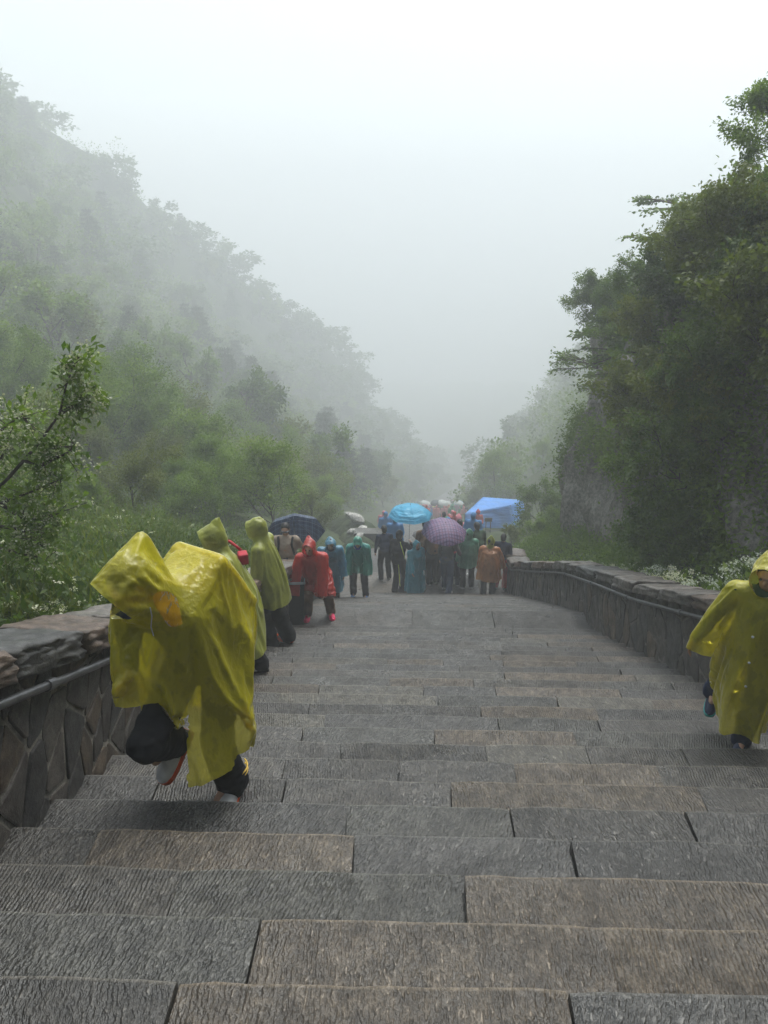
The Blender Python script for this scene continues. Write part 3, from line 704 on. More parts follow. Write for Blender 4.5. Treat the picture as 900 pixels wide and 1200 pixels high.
# trees low on the right-hand slope beyond the cliff
rng = np.random.default_rng(61); k = 0
while k < 26:
    y = rng.uniform(30, 80); x = cx(y) + 5.5 + rng.uniform(0, 1) ** 1.3 * y * .28; g = ground(x, y)
    if 30 < y < 54 and x < cx(y) + 9.5: continue
    if not try_place(x, y, 2.0): continue
    j = int(rng.integers(4)); k += 1
    plant_thing('slope_bush', PR_BUSH[j % 3] if j else PR_BROAD[0], (x, y, g - .2), rng.uniform(0, 6.3), rng.uniform(.45, .95), ['leafy tree on the right slope beyond the cliff', 'fresh green bush on the right slope beyond the cliff', 'olive bush on the right slope beyond the cliff', 'fresh green bush on the right slope beyond the cliff'][j], 'bush' if j else 'tree', 'bushes on the slope beyond the cliff (%s)' % ['tree', 'fresh', 'olive', 'fresh'][j])
# fade-out hill trees on the right, told apart against the fog
for i, (px, py, y, h) in enumerate([(735, 330, 130, 5), (700, 376, 142, 5.5), (676, 418, 155, 5.5), (650, 455, 168, 6), (628, 508, 185, 6), (612, 545, 205, 5)]):
    p = at(px, py, y); g = ground(p[0], y); hh = min(9, max(3, p[2] - g))
    plant_thing('misty_tree', PR_LAYER[i % 3] if i % 2 else PR_BROAD[2], (p[0], y, g - .3), i * 1.7, hh / 5.0, 'pale misty tree on the far slope beyond the cliff', 'tree', 'misty trees beyond the cliff')

# --- cliff vegetation
rng = np.random.default_rng(21)
def bare(u, h, p):
    px, py, _ = screen(p)
    b1 = math.exp(-((px - 695) / 64) ** 2 - ((py - 600) / 80) ** 2); b2 = math.exp(-((px - 708) / 30) ** 2 - ((py - 465) / 45) ** 2)
    return max(b1, b2)
P = []; D = []; T = []; S = []
for _ in range(5200):
    u = rng.uniform(6, _cd[-1] - 2); h = rng.uniform(.10, 1.0)
    p = np.array(cliff_pt(u, h)); px, py, z_ = screen(p)
    if not (600 < px < 980 and 50 < py < 720): continue
    m = nz(p[1] * .5, p[2] * .5, 4.4)
    if m < -.30 or bare(u, h, p) > .33 + .3 * rng.uniform(): continue
    n = 42; r = rng.uniform(.16, .40); c = rng.normal(0, 1, (n, 3)) * r * np.array([.6, .9, .8]); c[:, 0] = -np.abs(c[:, 0]) * .9
    P.append(p + c); D.append(np.tile((-.8, -.15, .3), (n, 1)) + rng.normal(0, .5, (n, 3))); v = nz(p[1] * .25, p[2] * .25, 9.1)
    T.append(.50 + 1.1 * v + rng.normal(0, .12) + rng.normal(0, .13, n)); S.append(np.full(n, rng.uniform(.07, .13)))
P = np.concatenate(P); o = link('cliff_greenery', quads_mesh('cliff_greenery', leaf_quads(P, np.concatenate(D), np.concatenate(S), .5, rng, .2), np.concatenate(T), 'leaf_mid'))
tag(o, 'dense green ground cover hanging on the rock cliff', 'ground cover', kind='stuff')
k = 0
for _ in range(900):
    if k >= 44: break
    u = rng.uniform(8, _cd[-1] - 6); h = rng.uniform(.12, 1.0); p = cliff_pt(u, h); px, py, z_ = screen(p)
    if not (640 < px < 960 and 150 < py < 680) or bare(u, h, p) > .06: continue
    j = int(rng.choice(4, p=[.35, .3, .25, .1]))
    e = plant_thing('cliff_shrub', PR_SHRUB[j], p, rng.uniform(0, 6.3), rng.uniform(.4, .8), ['mid green shrub rooted in the right-hand cliff', 'dark green shrub rooted in the right-hand cliff', 'olive shrub rooted in the right-hand cliff', 'fresh green shrub rooted in the right-hand cliff'][j], 'shrub', 'shrubs on the cliff (%s)' % ['mid', 'dark', 'olive', 'fresh'][j], stem='stems')
    e.rotation_euler = (0, -.7 + rng.uniform(-.2, .2), rng.uniform(-.4, .4)); k += 1
# trees on the cliff top, flat layered sprays against the fog: (crown px, py) at distance y, height
for i, (px, py, y, hh, ln) in enumerate([(852, 175, 21, 6.4, -.18), (792, 240, 23, 5.6, -.30), (764, 320, 24, 4.6, -.42), (742, 395, 24.5, 3.2, -.5), (905, 150, 18, 6.0, -.1), (880, 300, 17, 4.4, -.25), (820, 330, 21, 4.4, -.3), (930, 420, 13, 3.4, -.2)]):
    p = at(px, py, y); e = plant_thing('cliff_top_tree', PR_LAYER[i % 3], (p[0] - ln * hh * .6, y, p[2] - hh), i * 1.3, hh / 5.2,
        ['tallest layered tree on the cliff top', 'slender tree with flat sprays beside the tallest cliff-top tree', 'leaning tree with flat leaf sprays at the cliff edge', 'small tree jutting out above the bare rock corner',
         'dense tree behind the tallest cliff-top tree', 'leafy tree overhanging the middle of the cliff', 'short layered tree under the slender cliff-top tree', 'low leafy tree hanging over the cliff above the child in yellow'][i], 'tree')
    e.rotation_euler = (0, ln, i * 1.3)

# --- bushes beyond the end of the right wall
for i, (px, py, y, sc) in enumerate([(640, 575, 29, 1.5), (618, 610, 30, 1.0), (655, 600, 26, 1.3), (600, 630, 26, .6), (630, 635, 24, .7), (668, 560, 31, 1.6)]):
    p = at(px, py, y); g = ground(p[0], y); hh = max(.8, p[2] - g)
    plant_thing('valley_shrub', PR_SHRUB[(0, 3, 0, 2, 3, 1)[i]], (p[0], y, g - .1), i, hh / 2.0, 'green shrub on the slope between the blue tarpaulin and the rock cliff', 'shrub', 'shrubs beyond the end of the right wall', stem='stems')

# --- low herbs and white flowers on the left bank and the right strip
def cover(name, n, sampler, lsize, mat, label, cat, seed, asp=.4, up=.7, rise=.12):
    rng = np.random.default_rng(seed); P = []; T = []
    for _ in range(n):
        x, y = sampler(rng); z = ground(x, y); m = nz(x * .8, y * .8, 6); k = 14; r = rng.uniform(.05, .16)
        c = rng.normal(0, r, (k, 3)); c[:, 2] = np.abs(c[:, 2]) * 1.0 * (1 + m) + rng.uniform(0, rise); P.append(np.array((x, y, z)) + c); T.append(.45 + .5 * m + rng.normal(0, .15, k))
    P = np.concatenate(P); D = rng.normal(0, .6, (len(P), 3)) + (0, 0, up)
    o = link(name, quads_mesh(name, leaf_quads(P, D, lsize * rng.uniform(.6, 1.4, len(P)), asp, rng), np.concatenate(T), mat)); tag(o, label, cat, kind='stuff')
def left_bank(rng):
    y = 2.2 + 17 * rng.uniform() ** 1.5; return -2.28 - (4.5 + y * .25) * rng.uniform() ** 1.4, y
cover('bank_herbs', 5600, left_bank, .075, 'leaf_dark', 'low green herbs covering the bank behind the left wall', 'ground cover', 41)
cover('bank_grass', 1500, left_bank, .15, 'leaf_olive', 'thin grass blades on the bank behind the left wall', 'grass', 42, asp=.08, up=1.6)
def left_flowers(rng):
    while True:
        x, y = left_bank(rng)
        if nz(x * .55, y * .55, 17) > .05: return x, y
rngf = np.random.default_rng(43); P = []
for _ in range(300):
    x, y = left_flowers(rngf); z = ground(x, y) + rngf.uniform(.12, .32); P.append(np.array((x, y, z)) + rngf.normal(0, .022, (14, 3)) * (1, 1, .3))
P = np.concatenate(P); o = link('bank_flowers', quads_mesh('bank_flowers', leaf_quads(P, rngf.normal(0, 1, (len(P), 3)) * (1, 1, .2), .022, .9, rngf), rngf.uniform(0, 1, len(P)), 'umbel'))
tag(o, 'tiny white flowers scattered over the left bank', 'flowers', kind='stuff')
def right_strip(rng):
    y = rng.uniform(4, 24); return 3.30 + 1.9 * rng.uniform(), y
cover('strip_herbs', 2600, right_strip, .08, 'leaf_fresh', 'low green herbs between the right wall and the cliff', 'ground cover', 44, rise=.2)

def umbel_plant(seed, H):
    rng = np.random.default_rng(seed); polys = []; LP = []; LD = []; FP = []
    for s in range(7):
        d = unit(np.array((rng.normal(0, .35), rng.normal(0, .35), 1.0))); L = H * rng.uniform(.6, 1.05); pts = [d * L * t + np.array((0, 0, 0.)) + rng.normal(0, .01, 3) for t in (0, .35, .7, 1)]
        polys.append((pts, [.006, .005, .004, .003]))
        for t in rng.uniform(.1, .95, 16): LP.append(d * L * t + rng.normal(0, .05, 3)); LD.append(rng.normal(0, 1, 3) + d)
        for b_ in range(4):
            e = d * L + np.array((rng.normal(0, .07), rng.normal(0, .07), rng.uniform(.0, .10))); polys.append(([d * L * .86, e], [.003, .002]))
            for _ in range(26):
                q = rng.normal(0, .028, 3); q[2] = -abs(q[2]) * .35 + .01; FP.append(e + q)
    LP = np.array(LP); FP = np.array(FP)
    fol = quads_mesh('foliage', leaf_quads(np.repeat(LP, 3, 0) + rng.normal(0, .03, (len(LP) * 3, 3)), np.repeat(np.array(LD), 3, 0), .085, .45, rng), rng.uniform(.2, 1, len(LP) * 3), 'leaf_fresh')
    flo = quads_mesh('flower_heads', leaf_quads(FP, rng.normal(0, 1, (len(FP), 3)) * (1, 1, .3), .018, .95, rng), rng.uniform(0, 1, len(FP)), 'umbel')
    V, Fc = tube(polys, 4); st = bpy.data.meshes.new('stems'); st.from_pydata([tuple(v) for v in V], [], Fc); st.update(); st.materials.append(M['leaf_fresh'])
    return fol, flo, st
PR_UMB = [umbel_plant(90 + i, .55) for i in range(4)]
rng = np.random.default_rng(17)
def umbel(x, y, sc, label, group):
    e = empty('flowering_plant', (x, y, ground(x, y) - .02), rng.uniform(0, 6.3)); e.scale = (sc,) * 3; tag(e, label, 'plant', group)
    q = PR_UMB[rng.integers(4)]; link('foliage', q[0], None, e)['kind'] = 'stuff'; link('flower_heads', q[1], None, e)['kind'] = 'stuff'; link('stems', q[2], None, e)['kind'] = 'stuff'
for i in range(34):
    y = 6.2 + 12.5 * (i + rng.uniform(0, .9)) / 34; hump = math.exp(-((y - 9.0) / 1.9) ** 2)
    umbel(3.42 + rng.uniform(0, .55), y, .62 + .75 * hump + rng.uniform(-.1, .15), 'white flowering herb growing just behind the right wall coping', 'white flowers behind the right wall')
for i in range(12):
    y = 3.1 + rng.uniform(0, 1.8); umbel(-2.45 - rng.uniform(0, 1.0), y, rng.uniform(.3, .5), 'small white flowering herb behind the left wall coping', 'white flowers behind the left wall')

# --- blossoming tree leaning in over the left wall
bt = empty('blossoming_tree', (-3.6, 5.4, ground(-3.6, 5.4) - .1)); tag(bt, 'blossoming leafy tree leaning in over the left wall', 'tree'); o0 = np.array(bt.location)
rng = np.random.default_rng(3); YB = 5.4
def bp(px, py, dy=0): return at(px, py, YB + dy) - o0
LIMB = [[np.zeros(3), bp(-130, 690), bp(-90, 640), bp(-40, 610)], [bp(-40, 610), bp(10, 560), bp(45, 520), bp(70, 485), bp(78, 450), bp(92, 418)], [bp(70, 485), bp(95, 470), bp(108, 462)], [bp(-40, 610), bp(0, 590), bp(40, 575), bp(75, 560)],
        [bp(-60, 620), bp(-20, 520), bp(20, 490), bp(35, 490)], [bp(0, 590), bp(30, 610), bp(60, 605), bp(72, 600)], [bp(-60, 625), bp(-10, 640), bp(30, 650), bp(55, 655)], [bp(-50, 618, .3), bp(0, 540, .3), bp(15, 500, .2)],
        [bp(-40, 610), bp(20, 620, -.2), bp(50, 640, -.2)], [bp(-90, 640), bp(-60, 560), bp(-20, 480)], [bp(30, 540), bp(50, 545), bp(80, 530), bp(88, 520)]]
V, Fc = tube([(L, list(np.linspace(.05 if i == 0 else .017, .03 if i == 0 else .004, len(L)))) for i, L in enumerate(LIMB)], 6); mesh('trunk', V, Fc, 'bark', bt, True)
P = []; D = []; B = []; tw = []
for i, L in enumerate(LIMB[1:]):
    L = np.array(L)
    for _ in range(60 if i not in (0, 1) else 52):
        t = rng.uniform(.25, 1) * (len(L) - 1) * .999; k = int(t); p = L[k] + (L[k + 1] - L[k]) * (t - k)
        if i == 0 and rng.uniform() < .75: t = rng.uniform(.82, 1) * (len(L) - 1) * .999; k = int(t); p = L[k] + (L[k + 1] - L[k]) * (t - k)
        d = unit(rng.normal(0, 1, 3) + (0, 0, .1)); ln = rng.uniform(.03, .24 if i > 1 else .13); e = p + d * ln
        if rng.uniform() < .3: tw.append(([p, e], [.004, .002]))
        m = 5; P.append(e + rng.normal(0, .035, (m, 3))); D.append(rng.normal(0, .8, (m, 3)) + d + (0, 0, -.2))
        if rng.uniform() < (.75 if i in (0, 1, 3) else .42): B.append(e + rng.normal(0, .028, (12, 3)))
P = np.concatenate(P); link('crown', quads_mesh('crown', leaf_quads(P, np.concatenate(D), .062 * rng.uniform(.6, 1.3, len(P)), .45, rng), .5 + .5 * np.array([nz(*(p * 3)) for p in P]) + rng.normal(0, .2, len(P)), 'leaf_fresh'), None, bt)
B = np.concatenate(B); link('blossom', quads_mesh('blossom', leaf_quads(B, rng.normal(0, 1, (len(B), 3)), .021, .9, rng), rng.uniform(0, 1, len(B)), 'blossom'), None, bt)
V, Fc = tube(tw, 4); mesh('twigs', V, Fc, 'bark', bt)['kind'] = 'stuff'

# ------------------------------------------------------------------ people
_ico = bmesh.new(); bmesh.ops.create_icosphere(_ico, subdivisions=2, radius=1.0)
ICO_V = np.array([v.co[:] for v in _ico.verts]); _ico.verts.ensure_lookup_table(); ICO_F = [[v.index for v in f.verts] for f in _ico.faces]; _ico.free()
def A3(*v): return np.array(v, float)
def frame(f):
    f = unit(np.asarray(f, float)); r = np.cross(f, (0, 0, 1.0)); r = unit(r) if np.linalg.norm(r) > 1e-3 else A3(1, 0, 0); return np.stack([r, f, np.cross(r, f)], 1)   # columns right, forward, up
TS = bpy.data.scenes.new('workshop')              # an empty side scene to grow skins and drape sheets in; removed again at the end
TL = TS.view_layers[0]
class Solid:
    """union of round shapes; grown to one continuous skin by a voxel remesh"""
    def __init__(s): s.V = []; s.F = []
    def add(s, V, Fc):
        b0 = len(s.V); s.V += [tuple(v) for v in V]; s.F += [tuple(i + b0 for i in f) for f in Fc]
    def ball(s, c, r, M3=None):
        v = ICO_V * (np.asarray(r) * np.ones(3)); v = v @ M3.T if M3 is not None else v; s.add(v + np.asarray(c), ICO_F)
    def chain(s, pts, rad):
        for i in range(len(pts) - 1):
            a, b_ = np.asarray(pts[i], float), np.asarray(pts[i + 1], float); L = np.linalg.norm(b_ - a); n = max(1, int(L / (.45 * min(rad[i], rad[i + 1]))))
            for k in range(n + 1):
                t = k / n; s.ball(a + (b_ - a) * t, rad[i] + (rad[i + 1] - rad[i]) * t)
    def hull(s, pts):
        bm = bmesh.new()
        for p in pts: bm.verts.new(tuple(p))
        r = bmesh.ops.convex_hull(bm, input=bm.verts[:]); bmesh.ops.delete(bm, geom=list({v for v in r['geom_interior'] + r['geom_unused'] if isinstance(v, bmesh.types.BMVert)}), context='VERTS')
        bm.verts.ensure_lookup_table(); bm.verts.index_update(); s.add([v.co[:] for v in bm.verts], [[v.index for v in f.verts] for f in bm.faces]); bm.free()
    def loft(s, secs, n=48, seed=0):
        """secs: (centre, rx, r_front, r_back, forward, fold amplitude)"""
        rg = np.random.default_rng(seed); ph = rg.uniform(0, 6.28, 5); V = []; Fc = []
        for c, rx, rf, rb, f, am in secs:
            f = unit(A3(f[0], f[1], 0)); r = A3(f[1], -f[0], 0)
            for k in range(n):
                a = 2 * math.pi * k / n; w = 1 + am * (math.sin(4 * a + ph[0]) + .8 * math.sin(7 * a + ph[1]) + .6 * math.sin(11 * a + ph[2]) + .35 * math.sin(17 * a + ph[3]))
                y = math.sin(a); V.append(np.asarray(c) + r * (rx * w * math.cos(a)) + f * ((rf if y > 0 else rb) * w * y))
        m = len(secs)
        for i in range(m - 1):
            for k in range(n): k2 = (k + 1) % n; Fc.append((i * n + k, i * n + k2, (i + 1) * n + k2, (i + 1) * n + k))
        Fc.append(tuple(range(n))); Fc.append(tuple((m - 1) * n + k for k in range(n))[::-1]); s.add(V, Fc)
    def skin(s, voxel, smooth=3):
        me = bpy.data.meshes.new('tmp'); me.from_pydata(s.V, [], s.F); me.update()
        o = bpy.data.objects.new('tmp', me); TS.collection.objects.link(o)
        r = o.modifiers.new('r', 'REMESH'); r.mode = 'VOXEL'; r.voxel_size = voxel; r.adaptivity = 0
        if smooth: q = o.modifiers.new('s', 'SMOOTH'); q.iterations = smooth; q.factor = .5
        TL.update(); out = bpy.data.meshes.new_from_object(o.evaluated_get(TL.depsgraph))
        bpy.data.objects.remove(o); bpy.data.meshes.remove(me); return out
def finish(name, me, mat, parent, cuts=(), disp=None, smooth=True):
    bm = bmesh.new(); bm.from_mesh(me)
    if disp:
        bm.normal_update(); mv = [(v, v.co + v.normal * disp(v.co)) for v in bm.verts]
        for v, c in mv: v.co = c
    for o_, n_, test in cuts:
        o_, n_ = Vector(o_), Vector(n_)
        gm = [f for f in bm.faces if test(f.calc_center_median())]; es = {e for f in gm for e in f.edges}; vs = {v for f in gm for v in f.verts}
        bmesh.ops.bisect_plane(bm, geom=gm + list(es) + list(vs), plane_co=o_, plane_no=n_, dist=1e-5)
        dl = [f for f in bm.faces if (f.calc_center_median() - o_).dot(n_) > 0 and test(f.calc_center_median())]; bmesh.ops.delete(bm, geom=dl, context='FACES')
    bm.to_mesh(me); bm.free(); me.name = name; me.materials.clear()
    return link(name, me, mat, parent, smooth)
def ik(a, b_, l1, l2, pole):
    a = np.asarray(a, float); b_ = np.asarray(b_, float); d = b_ - a; L = min(np.linalg.norm(d), (l1 + l2) * .999); u = unit(d); x = (l1 * l1 - l2 * l2 + L * L) / (2 * L); h = math.sqrt(max(0, l1 * l1 - x * x))
    p = np.asarray(pole, float); p = unit(p - u * (p @ u)); return a + u * x + p * h, a + u * L
def add_hand(S, w, d, palm, side, k, curl=.6, open_=False):
    """w wrist, d forearm direction, palm normal, side +1 thumb direction sign"""
    d = unit(np.asarray(d, float)); pn = unit(np.asarray(palm, float) - d * (np.asarray(palm, float) @ d)); sd = np.cross(d, pn) * side
    S.chain([w, w + d * .05 * k], [.024 * k, .027 * k]); M3 = np.stack([sd, d, pn], 1)
    S.ball(w + d * .055 * k, (.038 * k, .05 * k, .017 * k), M3)
    for i, (o_, L) in enumerate(((.028, .068), (.010, .078), (-.009, .072), (-.027, .056))):
        p0 = w + d * .09 * k + sd * o_ * k; c1 = curl * (.6 + .1 * i); d1 = d * math.cos(c1) + pn * math.sin(c1); p1 = p0 + d1 * L * .5 * k; d2 = d * math.cos(c1 * 2.1) + pn * math.sin(c1 * 2.1)
        S.chain([p0, p1, p1 + d2 * L * .5 * k], [.0092 * k, .0085 * k, .0075 * k])
    t0 = w + d * .03 * k + sd * .03 * k; t1 = t0 + unit(sd + d * .7 + pn * .3) * .038 * k; S.chain([t0, t1, t1 + unit(d + pn * .6 + sd * .2) * .032 * k], [.012 * k, .0105 * k, .009 * k])
def shoe(parent, ank, d, mat, sole, k, pitch=0.0):
    d = unit(A3(d[0], d[1], 0)); r = A3(d[1], -d[0], 0); cp, sp = math.cos(pitch), math.sin(pitch); dv = d * cp - A3(0, 0, sp); uv = A3(0, 0, cp) + d * sp
    o_ = np.asarray(ank, float) - uv * .075 * k
    prof = [(-.075, .026, .055), (-.06, .034, .085), (-.02, .037, .095), (.04, .040, .075), (.10, .046, .058), (.15, .044, .046), (.18, .032, .035), (.195, .012, .02)]
    V = []; Fc = []; n = 10
    for y, w, h in prof:
        for i in range(n):
            a = math.pi * i / (n - 1); V.append(o_ + dv * y * k + r * math.cos(a) * w * k + uv * (math.sin(a) ** .8 * h * k))
    for i in range(len(prof) - 1):
        for j in range(n - 1): q = i * n + j; Fc.append((q, q + 1, q + n + 1, q + n))
    Fc.append(tuple(range(n))); Fc.append(tuple((len(prof) - 1) * n + j for j in range(n))[::-1])
    s_ = mesh('shoe', V, Fc, mat, parent, True)
    V = []; Fc = []
    for y, w, h in prof:
        w += .004
        for a, b_ in ((-1, .004), (1, .004), (1, -.022), (-1, -.022)): V.append(o_ + dv * (y * 1.02) * k + r * a * w * k + uv * b_ * k)
    for i in range(len(prof) - 1):
        for j in range(4): q = i * 4 + j; p_ = i * 4 + (j + 1) % 4; Fc.append((q, p_, p_ + 4, q + 4))
    Fc += [(0, 1, 2, 3), tuple((len(prof) - 1) * 4 + j for j in (3, 2, 1, 0))]
    mesh('sole', V, Fc, sole, s_)
def joints(H, lean=0.0, side=0.0, crouch=0.0, feet=None, hands=None, head=(0.0, 0.0), twist=0.0, poles=None):
    k = H / 1.72; J = dict(k=k); f = A3(0, 1, 0)
    P = A3(0, -.10 * lean, (.94 - crouch) * k); u = unit(A3(math.sin(side), math.sin(lean), math.cos(lean)))
    J['pelvis'] = P; J['waist'] = P + u * .16 * k; J['chest'] = P + u * .33 * k + A3(0, .015, 0); J['neck'] = P + u * .50 * k
    hp = lean * .75 + head[0]; hu = unit(A3(math.sin(side) * .6, math.sin(hp), math.cos(hp))); J['head'] = J['neck'] + hu * .155 * k; J['hu'] = hu
    fy = math.cos(hp); fz = -math.sin(hp); J['face'] = unit(A3(math.sin(head[1]) * fy, math.cos(head[1]) * fy, fz)); J['fwd'] = f; J['u'] = u
    rt = A3(math.cos(twist), math.sin(twist), 0); J['rt'] = rt
    for s, n in ((-1, 'L'), (1, 'R')):
        sh = J['neck'] - u * .055 * k + rt * s * .185 * k; J['sh' + n] = sh
        hd = (hands or {}).get(n); hd = sh + A3(s * .07, .06, -.52) * k if hd is None else A3(*hd) * k
        el, wr = ik(sh, hd, .285 * k, .25 * k, (s * .6, -.8, -.3)); J['el' + n] = el; J['wr' + n] = wr
        hip = P + A3(s * .095 * k, 0, -.02 * k); ft = (feet or {}).get(n); ft = A3(s * .11, 0, 0) if ft is None else A3(*ft)
        an = ft + A3(0, -.02, .09 * k) ; kn, an2 = ik(hip, an, .43 * k, .43 * k, (s * .08, 1, .05)); J['hip' + n] = hip; J['kn' + n] = kn; J['an' + n] = an2
    return J
def body(root, J, vox, hands=True):
    k = J['k']; S = Solid(); Fm = frame(J['face']); h = J['head']
    S.ball(h + J['hu'] * .01 * k, (.076 * k, .094 * k, .108 * k), Fm); S.ball(h - Fm[:, 2] * .055 * k + Fm[:, 1] * .03 * k, (.055 * k, .058 * k, .062 * k), Fm)
    S.ball(h + Fm[:, 1] * .098 * k - Fm[:, 2] * .022 * k, (.013 * k, .022 * k, .022 * k), Fm); S.ball(h + Fm[:, 1] * .082 * k + Fm[:, 2] * .022 * k, (.05 * k, .016 * k, .010 * k), Fm)
    S.ball(h + Fm[:, 1] * .082 * k - Fm[:, 2] * .064 * k, (.026 * k, .013 * k, .010 * k), Fm)
    for s in (-1, 1): S.ball(h + Fm[:, 0] * s * .077 * k - Fm[:, 2] * .01 * k, (.012 * k, .022 * k, .034 * k), Fm)
    S.chain([h - J['hu'] * .06 * k, J['neck'], J['neck'] - J['u'] * .04 * k], [.052 * k, .056 * k, .07 * k])
    B = np.stack([J['rt'], np.cross(J['u'], J['rt']), J['u']], 1)
    S.ball(J['chest'], (.165 * k, .115 * k, .17 * k), B); S.ball(J['waist'], (.14 * k, .105 * k, .15 * k), B); S.ball(J['pelvis'], (.155 * k, .115 * k, .12 * k), B)
    for n, s in (('L', -1), ('R', 1)):
        S.chain([J['neck'] - J['u'] * .045 * k, J['sh' + n]], [.06 * k, .056 * k]); S.chain([J['sh' + n], J['el' + n], J['wr' + n]], [.052 * k, .040 * k, .026 * k])
        d = unit(J['wr' + n] - J['el' + n]); add_hand(S, J['wr' + n], d, A3(-s, .35, -.2), 1 if n == 'L' else -1, k) if hands else S.ball(J['wr' + n] + d * .06 * k, (.03 * k, .03 * k, .05 * k))
        S.chain([J['hip' + n], J['kn' + n], J['an' + n]], [.085 * k, .058 * k, .040 * k]); S.chain([J['an' + n], J['an' + n] + A3(*(unit(A3(J['fwd'][0], J['fwd'][1], 0)) * .11 * k)) - A3(0, 0, .045 * k)], [.035 * k, .026 * k])
    b_ = finish('body', S.skin(vox, 2), 'skin', root)
    for s in (-1, 1):
        V = ICO_V * .011 * k + (h + Fm[:, 1] * .089 * k + Fm[:, 0] * s * .031 * k + Fm[:, 2] * .004 * k); mesh('eye', V, ICO_F, 'eye_dark', b_, True)
    return b_
def trousers(root, J, mat, vox, r=(.105, .085, .078), rise=1.0):
    k = J['k']; S = Solid(); S.ball(J['pelvis'], (.175 * k, .135 * k, .13 * k)); S.chain([J['pelvis'], J['waist']], [.13 * k, .125 * k])
    for n in 'LR':
        end = J['kn' + n] + (J['an' + n] - J['kn' + n]) * rise - A3(0, 0, .0); S.chain([J['hip' + n], J['kn' + n], end], [r[0] * k, r[1] * k, r[2] * k])
    return finish('trousers', S.skin(vox, 3), mat, root, disp=lambda c: .010 * noise.noise(Vector((c.x * 13, c.y * 13, c.z * 11))) + .008 * (1 - 2 * abs(noise.noise(Vector((c.x * 9, c.y * 9, c.z * 22))))))
def jacket(root, J, mat, vox, grow_=1.0, name='jacket', cuff=.97):
    k = J['k'] * grow_; S = Solid(); B = np.stack([J['rt'], np.cross(J['u'], J['rt']), J['u']], 1)
    S.ball(J['chest'], (.19 * k, .14 * k, .19 * k), B); S.ball(J['waist'], (.175 * k, .14 * k, .17 * k), B); S.ball(J['pelvis'] + J['u'] * .02, (.18 * k, .145 * k, .12 * k), B); S.chain([J['chest'], J['neck'] + J['hu'] * .01], [.11 * k, .068 * k])
    for n in 'LR':
        S.chain([J['neck'] - J['u'] * .05 * k, J['sh' + n]], [.075 * k, .072 * k]); S.chain([J['sh' + n], J['el' + n], J['el' + n] + (J['wr' + n] - J['el' + n]) * cuff], [.070 * k, .056 * k, .043 * k])
    return finish(name, S.skin(vox, 3), mat, root, disp=lambda c: .010 * noise.noise(Vector((c.x * 14, c.y * 14, c.z * 11))) + .006 * noise.noise(Vector((c.x * 30, c.y * 30, c.z * 22))))
def hood_parts(S, J, peak, hs=1.0):
    k = J['k'] * hs; h = J['head']; Fm = frame(J['face']); pts = [h + v * .128 * k * A3(.95, 1, 1.02) for v in ICO_V[::2]]
    pts += [h + Fm[:, 1] * .135 * k + (Fm[:, 0] * math.cos(a) * .088 + Fm[:, 2] * math.sin(a) * .115) * k for a in np.linspace(0, 6.28, 12, endpoint=False)]
    pts += [h + A3(*peak) * k, h + A3(*peak) * k * .97 + Fm[:, 0] * .03 * k]
    S.hull(pts); S.chain([h, J['neck'] - J['u'] * .03], [.10 * k, .10 * k])
    return (h + Fm[:, 1] * .108 * k, Fm[:, 1], lambda c: (np.array(c) - h) @ (np.array(c) - h) < (.23 * k) ** 2 and (np.array(c) - h) @ J['hu'] > -.125 * k)
